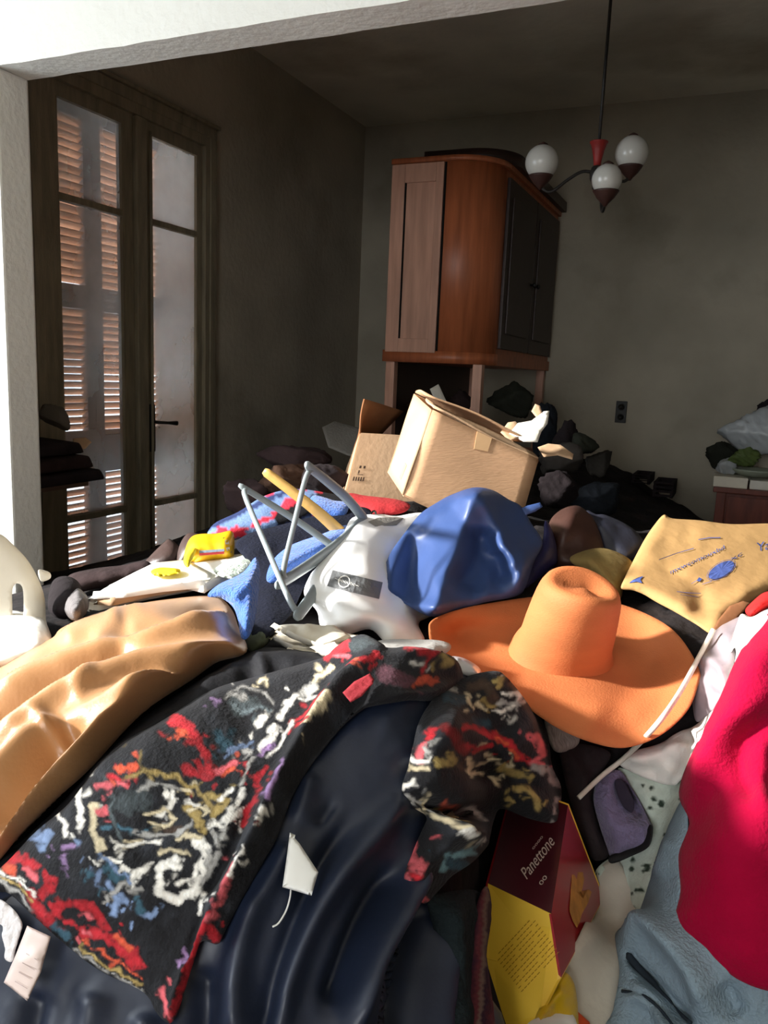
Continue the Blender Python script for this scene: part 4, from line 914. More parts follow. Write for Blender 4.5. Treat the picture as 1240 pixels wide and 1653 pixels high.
# navy satin dress
M_navy = mat('navy_satin', (20, 30, 51), .5, .12, 6, .03, 160, .6)
drape('navy_dress', [(560,1130),(620,1090),(700,1080),(752,1092),(762,1140),(735,1200),(700,1290),(690,1380),(700,1450),(740,1490),(760,1560),(755,1700),(-60,1700),(-60,1420),(100,1400),(300,1300),(450,1200)], M_navy, .024, .02, 30, [
  ([(648,1290),(590,1360),(520,1450),(470,1560),(440,1690)],.030,20),([(560,1330),(505,1430),(455,1560),(420,1690)],-.022,16),
  ([(700,1370),(640,1470),(590,1570),(560,1690)],.034,20),([(640,1400),(580,1500),(530,1620)],-.026,18),
  ([(690,1450),(655,1560),(640,1690)],-.035,20),([(735,1500),(715,1590),(710,1690)],.02,18),
  ([(420,1440),(390,1540),(380,1690)],.022,18),([(470,1360),(420,1460)],.014,14),([(540,1290),(515,1330)],-.012,9),([(505,1250),(480,1330)],.012,14),
  ([(330,1560),(320,1690)],-.02,20),([(160,1600),(140,1690)],.018,24),([(60,1600),(40,1690)],-.018,20),([(240,1640),(230,1700)],.014,18)], 5, (.002, 60), label='dark navy satin dress draped down the middle foreground', cat='dress', relax=4)
# dark velvet garment and maroon scarf at the bottom
M_teal = mat('dark_green_plush', (24, 33, 36), .9, .3, 30, .5, 150, .2)
drape('plush_trousers', [(690,1452),(720,1440),(772,1438),(786,1470),(774,1560),(770,1700),(700,1700),(706,1600),(704,1520)], M_teal, .036, .03, 26, [([(735,1450),(735,1540),(742,1690)],.014,16)], 7, (.004, 30), label='dark green grey plush garment right of the navy dress', cat='garment')
def scarf_col(Q):
    x = Q[:, 0]+(Q[:, 1]-1450)*.05; s_ = np.floor((x-740)/7).astype(int) % 4
    pal = np.array([lin(c) for c in ((70, 30, 42), (96, 44, 52), (112, 92, 84), (50, 26, 44))]); return pal[s_]
drape('striped_scarf', [(772,1450),(788,1432),(794,1480),(786,1540),(796,1620),(800,1700),(742,1700),(752,1600),(762,1520)], M_vc, .05, .016, 12, (), 5, (.003, 20), color=scarf_col, label='maroon striped scarf squeezed beside the cake box', cat='scarf')
# floral jacket: pattern painted on the cloth itself
WHT, CRM, GLD, RED, PNK, TEA, SLT, BLU, LAV, BRN, ORG, SIL = [np.array(lin(c)) for c in ((232,228,220),(206,192,160),(160,138,84),(176,34,44),(214,98,106),(52,84,100),(84,94,98),(112,132,166),(150,120,164),(66,50,40),(206,84,56),(170,168,164))]
def zA(x, y): return (x/2.952, 1240+y/2.952)      # crops the marks were read from
def zB(x, y): return (280+x/2.818, 1020+y/2.818)
def zC(x, y): return (600+x/3.444, 1060+y/3.444)
JAC = [ # (points, width, colour)
 ([(200,1300),(225,1290)],34,SLT*.45),([(185,1405),(200,1415)],24,TEA),([(386,1140),(400,1135)],30,SLT*.6),([(355,1185),(365,1195)],24,TEA*.7),([(260,1330),(290,1340)],20,BRN),
 ([zA(370,110),zA(402,200),zA(388,285)],12,WHT),([zA(250,220),zA(310,250),zA(330,330)],8,WHT),([zA(465,190),zA(450,300),zA(500,385)],11,CRM),([zA(480,220),zA(520,200)],12,PNK),
 ([zA(510,440),zA(585,442)],7,WHT),([zA(600,480),zA(612,490)],15,WHT),([zA(660,520),zA(700,490)],15,WHT),([zA(560,380),zA(650,350),zA(760,350)],7,WHT),([zA(590,340),zA(680,335)],5,CRM),
 ([zA(830,430),zA(760,500),zA(775,590),zA(850,630),zA(930,585),zA(975,470),zA(975,380),zA(930,340)],17,WHT),([zA(860,545),zA(905,530),zA(945,460)],9,WHT),([zA(800,450),zA(840,480)],10,WHT),
 ([zA(940,330),zA(880,320),zA(840,330)],10,CRM),([zA(1000,270),zA(1060,260),zA(1100,200),zA(1150,110)],12,WHT),([zA(1180,190),zA(1110,220)],10,WHT),([zA(1060,290),zA(1060,340)],12,SIL),([zA(990,400),zA(1000,460)],9,SIL),
 ([zA(880,180),zA(940,230),zA(970,290)],15,GLD),([zA(1000,120),zA(1060,150),zA(1020,210)],16,GLD),([zA(890,200),zA(930,170),zA(990,190)],7,CRM),([zA(780,120),zA(820,100),zA(800,160),zA(740,210)],9,WHT),([zA(860,80),zA(900,90)],7,CRM),([zA(700,20),zA(720,60)],12,GLD*.6),
 ([zA(880,155),zA(930,155)],7,WHT),([zA(760,260),zA(790,250)],6,SIL),([zA(560,270),zA(640,300),zA(700,290)],6,TEA*1.6),
 ([zA(30,440),zA(100,430),zA(170,470)],22,RED),([zA(40,470),zA(70,500)],14,ORG),([zA(130,480),zA(170,530)],10,PNK),([zA(180,340),zA(240,320),zA(210,390)],16,BLU),([zA(130,330),zA(180,300)],12,BLU*.6),([zA(230,520),zA(260,550),zA(210,600)],18,RED),([zA(320,390),zA(370,385)],10,LAV),([zA(380,360),zA(400,370)],10,BLU),([zA(320,450),zA(330,480)],12,LAV*.7),
 ([zA(150,600),zA(200,690),zA(245,760)],17,RED),([zA(260,660),zA(300,660),zA(270,700)],16,RED),([zA(330,650),zA(430,650),zA(480,720),zA(500,760)],16,RED*.8),([zA(400,780),zA(500,800),zA(600,870),zA(650,930)],22,RED),([zA(420,690),zA(440,720)],7,PNK),([zA(310,720),zA(340,740)],10,RED),([zA(560,800),zA(620,870)],10,ORG),([zA(400,780),zA(430,790)],7,PNK),
 ([zA(540,560),zA(570,620),zA(545,690)],14,BLU*1.2),([zA(590,600),zA(610,650)],10,BLU),([zA(520,620),zA(600,560)],8,SIL),([zA(480,560),zA(500,500)],9,BLU*.9),([zA(430,540),zA(460,500)],10,TEA),([zA(700,700),zA(730,715),zA(750,680)],8,BLU*1.2),([zA(640,590),zA(690,570)],9,SIL*.7),([zA(680,640),zA(690,690)],8,TEA),
 ([zA(580,30),zA(650,10)],11,ORG),([zA(540,60),zA(580,70)],9,RED),([zA(470,105),zA(540,100)],9,PNK*.8),([zA(580,95),zA(610,100)],8,PNK),([zA(980,20),zA(1060,-10)],13,RED),([zA(930,-40),zA(990,30)],12,RED*.7),([zA(440,40),zA(450,50)],8,SIL),
 ([zB(0,420),zB(40,430),zB(80,470)],22,RED),([zB(20,470),zB(60,480)],10,ORG),([zB(110,500),zB(150,560),zB(160,650)],16,RED*.8),([zB(60,610),zB(150,660)],12,RED*.7),([zB(200,620),zB(250,590),zB(280,580)],13,PNK),([zB(220,630),zB(270,600)],8,ORG),([zB(340,600),zB(340,640)],8,RED),
 ([zB(370,410),zB(420,390),zB(440,365)],7,WHT),([zB(280,350),zB(340,360)],8,SLT*1.4),([zB(440,430),zB(440,470),zB(405,520)],13,WHT),([zB(400,540),zB(440,500)],7,LAV),([zB(480,390),zB(520,340),zB(560,290)],9,WHT),([zB(640,230),zB(680,180),zB(720,160)],10,CRM),([zB(590,270),zB(640,250)],12,SIL),([zB(330,520),zB(345,530)],12,SIL),([zB(180,330),zB(220,330)],8,LAV*.6),([zB(390,230),zB(430,225)],6,CRM),([zB(250,300),zB(330,300)],9,SIL*.6),([zB(240,520),zB(320,480)],8,BLU*.8),
 ([zB(380,700),zB(400,640),zB(420,620)],12,RED),([zB(320,860),zB(360,780),zB(380,740)],13,RED*.8),([zB(420,780),zB(480,660),zB(490,650)],10,LAV),([zB(385,880),zB(410,830)],11,WHT),([zB(540,410),zB(600,390),zB(700,270)],10,RED),([zB(600,450),zB(660,400),zB(715,330)],11,CRM),([zB(560,440),zB(620,430)],8,RED),
 ([zB(700,110),zB(760,70),zB(800,60)],16,RED),([zB(730,110),zB(790,100)],8,PNK),([zB(830,60),zB(900,40)],20,SLT*.5),([zB(800,170),zB(840,160),zB(940,110)],10,RED*.9),([zB(830,150),zB(840,155)],10,ORG),([zB(1050,90),zB(1160,110)],13,RED*.8),([zB(1110,210),zB(1180,225)],14,ORG*.7),([zB(960,190),zB(1060,220)],26,np.array(lin((84,52,62)))),([zB(1080,150),zB(1130,145)],6,SIL),([zB(1190,130),zB(1230,160)],9,GLD*.7),
 ([(205,1262),(240,1248),(285,1250),(318,1268),(338,1300)],7,GLD*.8),([(222,1275),(255,1262),(290,1268)],6,SIL*.7),([(186,1290),(180,1320),(195,1350)],6,SLT),([(215,1340),(250,1348),(285,1342),(310,1330)],7,SIL*.8),([(232,1310),(262,1300),(280,1318),(258,1332),(240,1326)],6,CRM),([(345,1345),(352,1375),(342,1405),(325,1425)],9,SIL*.8),([(255,1375),(275,1370),(300,1378)],6,CRM*.8),([(170,1385),(190,1400),(215,1425)],6,BLU),
 ([(372,1120),(398,1112),(428,1118),(440,1134)],6,SIL*.6),([(395,1150),(418,1140),(436,1146)],5,SLT*1.4),([(360,1215),(385,1200),(410,1190)],7,BLU*.7),([(300,1200),(320,1195)],9,RED*.6),([(440,1215),(455,1190),(472,1165)],7,WHT),([(388,1262),(402,1240),(412,1215)],6,SIL),([(490,1125),(505,1112)],8,WHT),([(350,1290),(372,1268)],6,WHT),
 ([(345,1480),(318,1530),(296,1600),(276,1645)],12,RED),([(380,1400),(362,1450),(345,1490)],9,PNK*.8),([(392,1380),(375,1420)],6,WHT),([(345,1500),(352,1515)],12,RED),([(330,1440),(320,1475)],8,WHT),([(300,1530),(290,1560)],7,LAV),([(262,1600),(275,1640)],8,PNK),
 ([(128,1530),(175,1558),(228,1588)],5,GLD*1.2),([(120,1532),(170,1564),(222,1596)],5,SIL),([(135,1520),(185,1550),(232,1578)],4,ORG*1.0),([(0,1412),(30,1430),(55,1455)],5,GLD*1.3),([(0,1424),(30,1442),(52,1466)],5,SIL),([(0,1404),(30,1420),(60,1448)],4,WHT),([(88,1496),(110,1514)],12,TEA)]
SLV = [([zC(560,170),zC(640,160),zC(680,230)],20,BRN),([zC(430,230),zC(480,250)],24,TEA*.5),([zC(560,370),zC(640,380)],16,TEA*.6),([zC(680,130),zC(740,130),zC(700,170)],8,GLD),([zC(730,210),zC(800,195),zC(835,230),zC(790,290),zC(690,300)],7,WHT),([zC(700,260),zC(760,265),zC(850,255)],5,SIL),([zC(520,240),zC(550,270)],8,CRM),([zC(590,260),zC(640,290)],8,CRM),([zC(470,180),zC(400,190)],7,SIL),([zC(750,360),zC(800,345)],6,SIL),([zC(650,260),zC(680,270)],7,GLD),
 ([zC(480,400),zC(560,400),zC(640,440),zC(740,470),zC(800,540),zC(860,570)],15,RED),([zC(380,400),zC(520,520)],16,RED*.4),([zC(520,490),zC(560,520),zC(620,500)],10,RED),([zC(660,460),zC(730,465)],6,ORG),([zC(740,510),zC(820,560)],7,ORG),([zC(880,440),zC(930,470),zC(950,540),zC(890,590)],13,PNK),([zC(920,590),zC(960,590)],8,PNK),
 ([zC(330,400),zC(310,450)],12,RED),([zC(290,490),zC(270,540)],14,PNK),([zC(220,580),zC(320,570)],7,WHT),([zC(215,620),zC(300,610)],7,CRM),([zC(300,500),zC(320,520)],8,SIL),
 ([zC(370,590),zC(430,590),zC(450,560)],16,GLD),([zC(540,570),zC(580,600),zC(560,650),zC(640,650)],10,CRM),([zC(720,610),zC(800,650),zC(890,680)],13,GLD),([zC(740,600),zC(780,600)],7,CRM),([zC(690,680),zC(700,710)],9,CRM),([zC(800,730),zC(880,730),zC(920,790),zC(910,840)],10,GLD),([zC(760,780),zC(790,800)],8,GLD*.8),([zC(650,570),zC(680,575)],8,CRM),([zC(470,600),zC(520,640)],10,BRN),
 ([zC(890,610),zC(980,630),zC(1030,700)],15,SIL*.8),([zC(1030,780),zC(1010,880)],6,SIL),
 ([zC(180,720),zC(230,690)],10,WHT),([zC(200,770),zC(300,800),zC(340,850)],9,SIL),([zC(330,880),zC(420,950),zC(500,1000)],9,CRM),([zC(430,970),zC(500,1000)],9,WHT),([zC(490,830),zC(525,835)],6,ORG*.8),([zC(600,830),zC(650,900)],6,SIL),([zC(460,880),zC(540,920)],7,GLD*.7),([zC(300,840),zC(350,810)],6,CRM),([zC(560,1040),zC(610,1010)],10,SIL),
 ([zC(395,1180),zC(430,1120),zC(500,1085),zC(560,1080)],13,np.array(lin((112,150,160)))),([zC(440,1150),zC(520,1150)],18,TEA*.8),([zC(230,1130),zC(270,1150),zC(250,1190)],18,PNK*.8),([zC(240,1030),zC(230,1100)],7,PNK),([zC(200,1240),zC(250,1330),zC(290,1360)],9,PNK*.8),([zC(230,1220),zC(250,1240)],8,RED)]
def floral(S, seed):
    rn = np.random.RandomState(int(seed*10)); S2 = []
    for pts, w_, c in S:       # small leaves and dabs round every motif
        P = np.asarray(pts, float)
        for k in range(3):
            m0 = P[rn.randint(len(P))]+rn.randn(2)*w_*1.1; an = rn.rand()*6.28; ln = 3+rn.rand()*7
            S2.append(([m0, m0+np.array([math.cos(an), math.sin(an)])*ln], 3+rn.rand()*4, np.minimum(c*(.35+.6*rn.rand()), .8)))
    S = S2+S
    def f(Q):
        C_ = np.tile(np.array(lin((22, 22, 26))), (len(Q), 1))
        wx = fbm(Q[:, 0]/15+seed, Q[:, 1]/15, 2); wy = fbm(Q[:, 0]/15+40+seed, Q[:, 1]/15+7, 2)
        q = Q+np.c_[wx, wy]*9.; fine = fbm(Q[:, 0]/7+3*seed, Q[:, 1]/7, 2)
        veil = fbm(Q[:, 0]/34+seed, Q[:, 1]/34+5, 3); C_ = C_+np.clip((veil-.1)*2.5, 0, 1)[:, None]*np.array([.012, .014, .018])
        for pts, w_, c in S:
            d = seg_dist(q, np.asarray(pts, float)); al = np.clip((w_*.5*(1+.45*fine)-d)/2.6+.5, 0, 1)*np.clip((fine+.62)*4, 0, 1)
            edge = np.clip(1.2-.55*(d/(w_*.5)), .45, 1.)
            C_ = C_*(1-al)[:, None]+np.minimum(c, .9)*(edge*(1+.5*fine))[:, None]*al[:, None]
        return np.clip(C_, .008, .92)
    return f
M_vel2 = mat('floral_velvet', (255, 255, 255), .8, .06, 60, .3, 190, .25, sheen=.03, attr=True)
JO = [(-60,1440),(0,1402),(60,1340),(112,1298),(160,1236),(200,1198),(255,1168),(340,1116),(400,1096),(452,1082),(520,1062),(540,1046),(560,1032),(588,1024),(618,1040),(628,1046),(680,1048),(726,1058),(745,1080),(742,1108),(700,1130),(655,1132),(600,1140),(582,1148),(556,1170),(520,1212),(492,1250),(470,1290),(448,1350),(420,1400),(392,1450),(366,1500),(352,1524),(328,1520),(316,1550),(300,1600),(286,1640),(272,1652),(252,1634),(232,1602),(160,1566),(100,1520),(50,1475),(0,1440),(-60,1500)]
jac = drape('floral_jacket', JO, M_vel2, .052, .012, 14, [
  ([(612,1050),(560,1100),(500,1180),(440,1280),(400,1370),(340,1480),(285,1630)],.022,14),([(590,1110),(535,1180),(478,1270),(430,1370),(380,1470)],-.020,11),([(575,1140),(515,1215),(470,1290),(420,1390),(360,1510)],.014,9),
  ([(400,1300),(372,1380),(330,1450)],-.010,10),([(300,1560),(320,1500),(335,1470)],-.012,8),
  ([(100,1330),(220,1230),(380,1130)],.008,40),([(60,1420),(170,1400),(260,1480)],.008,50),([(240,1350),(330,1250),(420,1150)],-.008,40),
  ([(640,1048),(690,1054),(735,1085)],.014,10),([(640,1128),(690,1122),(730,1100)],.008,8)], 3.1, (.003, 60), color=floral(JAC, 2.), label='black velvet jacket with baroque red, white and gold floral print, front panel and collar', cat='jacket')
M_red2 = mat('red_binding', (150, 42, 50), .8, .15, 20, .3, 120)
drape('red_loop', [(553,1118),(572,1100),(597,1087),(604,1096),(602,1104),(584,1124),(566,1134)], M_red2, .080, .002, 4, [([(560,1122),(598,1098)],-.004,4)], 4, None, parent=jac, sharp=True, skirt=.008)
SO = [(800,1083),(818,1094),(850,1132),(882,1176),(891,1234),(906,1270),(904,1307),(894,1328),(856,1322),(812,1306),(800,1321),(790,1350),(786,1366),(763,1392),(728,1415),(710,1436),(684,1459),(664,1438),(652,1420),(661,1388),(681,1340),(688,1318),(667,1302),(649,1275),(660,1234),(667,1202),(678,1162),(702,1124),(725,1106),(763,1089)]
slv = drape('jacket_sleeve', SO, M_vel2, .055, .07, 62, [([(655,1285),(720,1305),(800,1310)],-.030,12),([(690,1318),(740,1345),(785,1350)],.02,16),([(668,1300),(700,1312),(745,1345)],.012,7),([(810,1300),(860,1318),(900,1310)],.016,12),([(760,1240),(840,1262),(900,1280)],-.012,12),([(700,1150),(760,1190),(850,1210)],.012,24)], 3.1, (.004, 34), color=floral(SLV, 5.), parent=jac)
# tags
M_tag = mat('tag_card', (240, 240, 236), .6, .02, 10, 0)
tg = drape('price_tag', [(468,1344),(484,1362),(514,1408),(503,1446),(456,1432),(462,1390)], M_tag, .062, .002, 4, (), 6, None, label='blank white paper tag on a thread on the navy dress', cat='tag', sharp=True, skirt=.002)
tube('thread', catmull(lift('navy_dress', [(470,1434),(468,1450),(462,1470),(450,1490),(440,1496)], .006), 4, False), .0009, M_tag, tg, 5)
M_lab = mat('care_label', (226, 206, 198), .4, .06, 10, .05, 60, .4)
lbx = drape('care_label', [(44,1494),(82,1512),(66,1570),(44,1616),(6,1586),(26,1540)], M_lab, .075, .003, 5, [([(30,1560),(70,1540)],.004,14)], 5, None, label='pale pink satin care label sticking out under the jacket hem', cat='label', sharp=True, skirt=.003)
print_shape('printed_lines', sum([stroke([(24+i*6, 1584-i*15), (44+i*6, 1596-i*15)], 1.2) for i in range(4)], []), 'care_label', mat('faint_print', (190, 168, 164), .7), lbx, .002)
drape('lace_trim', [(-4,1452),(20,1466),(36,1490),(32,1510),(26,1530),(20,1552),(8,1548),(8,1530),(3,1512),(4,1495),(-10,1485)], mat('white_lace', (234, 228, 228), .9, .15, 60, .4, 160), .066, .003, 4, (), 3, (.0015, 6), label='white lace trim hanging beside the pink care label', cat='trim')
# ================================================================== PILE: right side
M_mag = mat('magenta_wool', (156, 4, 48), .95, .1, 14, .3, 190, .1, sheen=.03)
drape('magenta_jumper', [(1320,960),(1260,975),(1238,992),(1214,1022),(1190,1062),(1160,1130),(1130,1190),(1106,1248),(1098,1286),(1112,1330),(1096,1380),(1098,1440),(1090,1502),(1140,1540),(1190,1580),(1250,1602),(1330,1610)], M_mag, .06, .04, 40, [([(1240,1040),(1200,1130),(1150,1220),(1110,1280)],.024,22),([(1225,1160),(1198,1200),(1196,1250),(1215,1290)],-.022,16),([(1260,1090),(1215,1150),(1185,1190)],.02,16),([(1260,1170),(1225,1210),(1230,1260)],.022,18),([(1150,1250),(1130,1300),(1115,1340)],-.014,18),([(1230,1330),(1180,1400),(1160,1500)],.008,40)], 7, (.005, 50), label='bright magenta wool jumper draped over the right edge', cat='jumper', relax=4)
M_red3 = mat('scarlet_cloth', (206, 34, 34), .85, .1, 14, .2, 120)
drape('scarlet_cloth', [(1203,985),(1216,970),(1240,955),(1300,945),(1300,965),(1250,978),(1222,992),(1212,998)], M_red3, .03, .025, 12, (), 5, (.004, 16), label='scarlet cloth edge under the paper sack at the right', cat='cloth')
M_wcot = mat('white_cotton', (232, 228, 220), .9, .06, 14, .2, 120)
drape('white_shirt', [(1300,968),(1240,984),(1215,996),(1196,992),(1186,1020),(1178,1052),(1188,1048),(1182,1090),(1170,1130),(1158,1142),(1140,1156),(1118,1174),(1094,1182),(1066,1200),(1018,1214),(1001,1227),(1004,1238),(1041,1256),(1079,1267),(1100,1258),(1140,1200),(1190,1090),(1300,1000)], M_wcot, .044, .022, 16, [([(1205,1000),(1185,1046)],.014,8,'s'),([(1215,1050),(1190,1090),(1160,1140)],.010,7),([(1010,1226),(1060,1222),(1120,1190)],.018,13),([(1005,1232),(1030,1240),(1060,1246)],-.012,6),([(1095,1182),(1105,1196),(1120,1188)],-.016,7),([(1118,1176),(1130,1190)],.012,6)], 5, (.006, 18), label='white cotton shirt crumpled between grey satin and magenta jumper', cat='shirt')
M_gsat = mat('mauve_grey_satin', (150, 138, 144), .35, .08, 10, .08, 60, .5)
drape('satin_blouse', [(1150,1022),(1184,1000),(1200,996),(1192,1030),(1186,1060),(1178,1100),(1160,1138),(1140,1158),(1124,1164),(1118,1130),(1122,1096),(1130,1060)], M_gsat, .03, .02, 14, [([(1128,1066),(1150,1070),(1176,1092)],.014,7),([(1150,1098),(1164,1116)],-.012,7),([(1128,1090),(1124,1140)],.01,5)], 5, (.005, 16), label='shiny mauve grey satin blouse right of the hat', cat='blouse')
def speck_col(Q):
    c = np.tile(np.array(lin((188, 198, 186))), (len(Q), 1)); rn = np.random.RandomState(4)
    for k in range(64):
        p = np.array([960+rn.rand()*150, 1240+rn.rand()*260]); r = 2.2+rn.rand()*2.6
        d = np.linalg.norm((Q-p)*np.array([1, .8+.5*rn.rand()]), axis=1); a = np.clip((r-d)/1.5+.5, 0, 1)[:, None]; c = c*(1-a)+np.array(lin((46, 58, 48)))*a
    return c
drape('speckled_sheet', [(998,1240),(1040,1252),(1080,1262),(1104,1262),(1110,1300),(1080,1360),(1050,1430),(1034,1480),(1000,1500),(960,1420),(985,1385),(1040,1370),(1050,1330),(1020,1275)], M_vc, .014, .012, 14, [([(1050,1270),(1040,1340)],.006,14),([(1070,1280),(1050,1400)],-.006,14)], 3.2, (.004, 34), color=speck_col, label='pale green white cloth with small dark specks, in the gap left of the jeans', cat='cloth')
drape('dirty_sheet', [(905,1570),(935,1510),(960,1450),(966,1405),(1000,1390),(1036,1470),(1030,1500),(1010,1560),(996,1640),(990,1700),(900,1700)], mat('dirty_white_cotton', (190, 182, 168), .9, .14, 8, .15, 60), .02, .014, 18, [([(960,1500),(1000,1460)],.006,20)], 7, (.004, 50), label='dirty white sheet beside the red side of the cake box', cat='sheet')
M_jean = mat('faded_denim', (126, 144, 156), .9, .14, 12, .5, 230, .15)
drape('denim_jeans', [(1106,1290),(1084,1322),(1060,1390),(1036,1462),(1026,1494),(994,1510),(1000,1570),(990,1630),(984,1700),(1330,1700),(1330,1440),(1220,1470),(1140,1470),(1116,1440),(1110,1400),(1112,1350)], M_jean, .035, .022, 20, [([(1000,1515),(1060,1500),(1120,1560),(1150,1640)],0.042,22),([(1010,1536),(1050,1580),(1085,1622),(1116,1652)],-0.032,8),([(1010,1600),(1060,1620),(1090,1690)],0.032,14),([(1006,1598),(1050,1612),(1086,1650)],-0.026,6),([(1060,1420),(1080,1350)],0.019,14),([(1160,1590),(1200,1640)],-0.022,20)], 4.5, (.003, 34), label='faded blue denim jeans crumpled at the bottom right', cat='jeans')
jn = COL.objects['denim_jeans']
tube('pocket_gap_shade', catmull(lift('denim_jeans', [(1012,1538),(1030,1562),(1052,1586),(1070,1606),(1092,1630),(1116,1652)], .001), 4, False), [.0015]+[.0055]*9+[.004]*5+[.0025]*6, mat('denim_seam_shade', (30, 38, 46), .95), jn, 8)  # dark tube standing in for the shade in the pocket gap
tube('seam', catmull(lift('denim_jeans', [(1004,1600),(1040,1608),(1070,1634),(1090,1662)], .001), 4, False), .0022, MATS['denim_seam_shade'], jn, 6)
M_mauve = mat('mauve_fleece', (118, 108, 138), .95, .2, 30, .6, 160, .15, sheen=.2)
drape('fleece_slipper', [(999,1243),(1020,1273),(1046,1320),(1053,1340),(1044,1368),(1015,1380),(990,1388),(980,1368),(966,1326),(958,1286),(968,1256)], M_mauve, .05, .05, 22, [([(1000,1262),(1016,1292),(1030,1318)],-.045,10),([(970,1300),(1000,1335),(1044,1340)],.012,10),([(1000,1345),(1040,1335)],-.008,6)], 5, (.004, 14), label='mauve fleece slipper lying below the white cable', cat='slipper')
slp = COL.objects['fleece_slipper']
drape('slipper_hollow_shade', [(992,1262),(1004,1258),(1016,1276),(1024,1298),(1020,1312),(1008,1304),(998,1286)], mat('slipper_shade', (50, 44, 58), .95), .098, .002, 4, (), 3.5, None, parent=slp)  # dark patch painted for the shade in the slipper's hollow
drape('slipper_sole', [(1054,1338),(1048,1366),(1020,1382),(988,1394),(984,1382),(1014,1370),(1038,1356),(1048,1332)], mat('black_rubber', (18, 17, 19), .7), .075, .004, 4, (), 3.5, None, parent=slp)
M_brf = mat('brown_fleece', (92, 80, 72), .95, .3, 18, .4, 80)
drape('brown_cloth', [(905,1205),(935,1200),(985,1215),(970,1250),(958,1285),(966,1330),(984,1378),(958,1388),(938,1350),(922,1300),(912,1260)], mat('dark_brown_cloth', (44, 36, 38), .95, .3, 18, .3, 80), .02, .03, 20, [([(925,1220),(950,1300),(965,1370)],.012,10)], 6, (.008, 22), label='dark brown cloth under the front brim of the hat', cat='cloth')
drape('striped_cloth', [(880,1158),(910,1164),(935,1186),(930,1205),(902,1215),(888,1200)], mat('grey_stripe', (168, 162, 156), .9, .4, 60, .2, 60, stretch=(1, 9, 1)), .035, .015, 8, [([(885,1170),(925,1200)],.006,5)], 4, (.004, 9), label='small grey striped cloth between sleeve and hat brim', cat='cloth')
# white cord across the hat brim
cp = [on_heap(1152, 1016, .07), on_hat(1128, 1062, .045), on_hat(1096, 1120, .035), on_hat(1060, 1170, .028), on_heap(1012, 1220, .10), on_heap(972, 1252, .085), on_heap(934, 1288, .075)]
tag(tube('extension_cable', catmull(cp, 6, False), .0042, mat('cord_plastic', (220, 212, 196), .45, .04, 10, 0), None, 10), 'white electric cord crossing the right brim of the hat', 'cord')
# ------------------------------------------------------------------ cake box
tA = t1(890, 1475, .12)
A_ = at(890, 1475, tA); L_ = at(788, 1426, tA+.05); U_ = at(917, 1300, tA+.20); D_ = at(906, 1578, tA-.03); DL = at(782, 1545, tA+.01)
Rr = at(974, 1450, tA+.26)
cbx = empty('cake_box', D_); tag(cbx, 'red, black and yellow printed cake box tilted in the gap', 'box')
M_bt = mat('box_maroon', (70, 20, 30), .3, .35, 7, 0, 40, .5); M_br = mat('box_red', (164, 24, 36), .3, .12, 8, 0, 40, .5); M_by = mat('box_yellow', (248, 202, 66), .35, .06, 8, 0, 40, .5); M_gold = mat('cake_gold', (214, 150, 70), .6, .3, 40, .2, 60)
UL = L_+(U_-A_)*.98
def panel(nm, q, m_, in_dir, par=cbx, th_=.003):
    q = [np.asarray(p, float) for p in q]; n = np.cross(q[1]-q[0], q[2]-q[0]); n /= np.linalg.norm(n); n = n if n @ (CAM-q[0]) > 0 else -n
    k = len(q); V = [p for p in q]+[p-n*th_ for p in q]
    return link(nm, V, [tuple(range(k)), tuple(range(2*k-1, k-1, -1))]+[(i, (i+1) % k, k+(i+1) % k, k+i) for i in range(k)], m_, par), n
dn_ = at(870, 1650, tA-.055); dl2 = at(792, 1665, tA-.03)
p1, n1 = panel('lid_face', [A_, U_, UL, L_], M_bt, 0)
p2, n2 = panel('front_face', [A_, L_, DL, dl2, dn_, D_], M_by, 0)
p3, n3 = panel('side_face', [A_, D_, Rr, U_], M_br, 0)
bk = A_+(U_-A_)*.9+(D_-A_)*1.0
panel('back_face', [U_, Rr, Rr+(L_-A_), UL], M_by, 0); panel('far_side_face', [L_, UL, UL+(D_-A_)*.9, DL], M_br, 0); panel('base_face', [D_, Rr, Rr+(L_-A_), DL], M_by, 0)
sink([A_, U_, UL, L_], [A_, L_, DL, D_], [D_, DL, dl2, dn_], [A_, D_, Rr, U_], [D_, Rr, Rr+(L_-A_), DL])
# script lettering on the lid: baseline read off the photo
def ray_plane(px, o, n): d = rays(px)[0]; return CAM+d*(((o-CAM) @ n)/(d @ n))
def plane_print(nm, polys, o, n, m_, par, dz=.0012): 
    V = []; F = []
    for P in polys:
        k = len(V); V += [ray_plane(p, o, n)+n*dz for p in P]; F.append(tuple(range(k, k+len(P))))
    return link(nm, V, F, m_, par)
def tpx(s, a, b, h, slant=0.):
    a = np.array(a, float); b = np.array(b, float); L2 = np.linalg.norm(b-a); dx = (b-a)/L2; n_ = np.array([dx[1], -dx[0]])
    pol = text_polys(s, (0, 0), (1, 0), (0, 1)); wid = max(p[0] for q in pol for p in q)
    return [[a+dx*(p[0]/wid*L2+slant*p[1]*h)+n_*p[1]*h for p in q] for q in pol]
M_silv = mat('silver_print', (206, 192, 180), .5, .05, 10, 0)
plane_print('lettering', tpx('Panettone', (850, 1422), (896, 1362), 26, .35)+tpx('motta'[:0]+'oooo', (861, 1373), (877, 1352), 7)+tpx('00', (874, 1431), (884, 1417), 9), A_, n1, M_silv, p1)
GC = [(922,1412),(920,1440),(918,1470),(924,1488),(930,1498),(935,1488),(938,1476),(948,1458),(954,1440),(950,1436),(944,1442),(941,1450),(938,1440),(942,1420),(940,1408),(932,1408),(930,1420),(926,1412)]
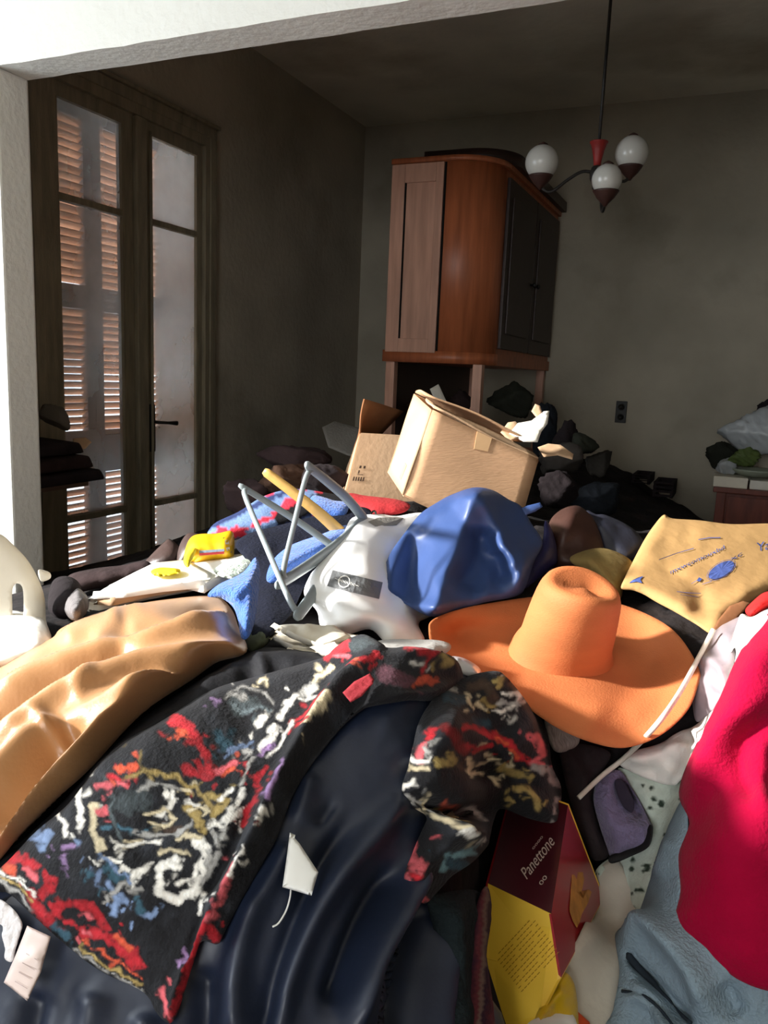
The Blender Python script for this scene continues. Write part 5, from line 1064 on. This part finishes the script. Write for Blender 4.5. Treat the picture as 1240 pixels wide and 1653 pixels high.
gcc = np.mean(GC, 0); plane_print('cake_picture', [[(929,1440), GC[i], GC[(i+1) % len(GC)]] for i in range(len(GC))], A_, n3, M_gold, p3)
M_tiny = mat('tiny_print', (168, 118, 20), .6, .1, 10, 0)
lines = []
for i in range(11):
    a = np.array([800+i*4.2, 1545+i*5.6]); b = a+np.array([62, -66]); 
    for k in range(12):
        if (i*7+k*3) % 11 == 0: continue
        lines += stroke([a+(b-a)*k/12, a+(b-a)*(k+.75)/12], 1.2)
plane_print('small_print', lines, A_, n2, M_tiny, p2)
# yellow wrap and orange scrap at the bottom edge
drape('yellow_wrapper', [(862,1645),(880,1610),(905,1572),(920,1575),(930,1600),(934,1650),(934,1700),(850,1700)], mat('yellow_film', (222, 182, 30), .3, .08, 8, .1, 40, .5), .07, .02, 12, [([(866,1640),(905,1590)],.008,8)], 5, (.004, 14), label='crumpled yellow wrapper below the corner of the cake box', cat='wrapper')
drape('orange_card', [(932,1632),(952,1650),(960,1700),(930,1700)], mat('orange_card', (206, 76, 30), .5), .05, .004, 5, (), 5, None, label='small orange card corner at the bottom edge', cat='card', sharp=True)
drape('white_wrapper', [(850,1655),(880,1640),(925,1638),(928,1700),(840,1700)], M_paper, .085, .01, 8, (), 5, (.004, 14), label='white paper wrapper at the bottom beside the yellow wrapper', cat='paper')
def build_heap():
    cap = np.full((NX, NY), 9.)
    for Q, Pw in SURF.values():
        i = np.clip(((Pw[:, 0]-GX0)/GS+.5).astype(int), 0, NX-1); j = np.clip(((Pw[:, 1]-GY0)/GS+.5).astype(int), 0, NY-1)
        np.minimum.at(cap, (i, j), Pw[:, 2])
    c2 = cap.copy()
    for dx in (-1, 0, 1):
        for dy in (-1, 0, 1): c2 = np.minimum(c2, np.roll(np.roll(cap, dx, 0), dy, 1))
    bump = .028*fbm(_GG[..., 0]*7, _GG[..., 1]*7, 4)-.02
    hz = HG+bump*np.clip((_GG[..., 1]-.5)/2.5, .4, 1.6)
    hz = np.maximum(np.minimum(hz, c2-.014), .05)
    V = []; F = []; vid = -np.ones((NX, NY), int); stp = 1
    for i in range(NX):
        for j in range(NY):
            vid[i, j] = len(V); V.append((_gx[i], _gy[j], hz[i, j]))
    def blocked(x, y):
        if CX0-.05 < x < CX1+.09 and y > CY0-.06: return True
        if x < JX+.03 and Y0-.03 < y < Y1+.03: return True
        if x > 1.87 and Y0-.03 < y < Y1+.03: return True
        return x > -.17 and x < 1.15 and y > YB-.56
    cnt = {}
    for i in range(NX-1):
        for j in range(NY-1):
            if blocked(_gx[i]+.01, _gy[j]+.01): continue
            f = (vid[i, j], vid[i+1, j], vid[i+1, j+1], vid[i, j+1]); F.append(f)
            for k in range(4): cnt[(f[k], f[(k+1) % 4])] = 1
    low = {}
    for a, b in [k for k in cnt if (k[1], k[0]) not in cnt]:
        for v in (a, b):
            if v not in low: low[v] = len(V); V.append((V[v][0], V[v][1], .002))
        F.append((b, a, low[a], low[b]))
    heap = link('clothes_heap', V, F, M_heap, None, True)
    tag(heap, 'heap of dark crumpled clothes and rubbish filling the floor under everything', 'heap', kind='stuff')
build_heap()
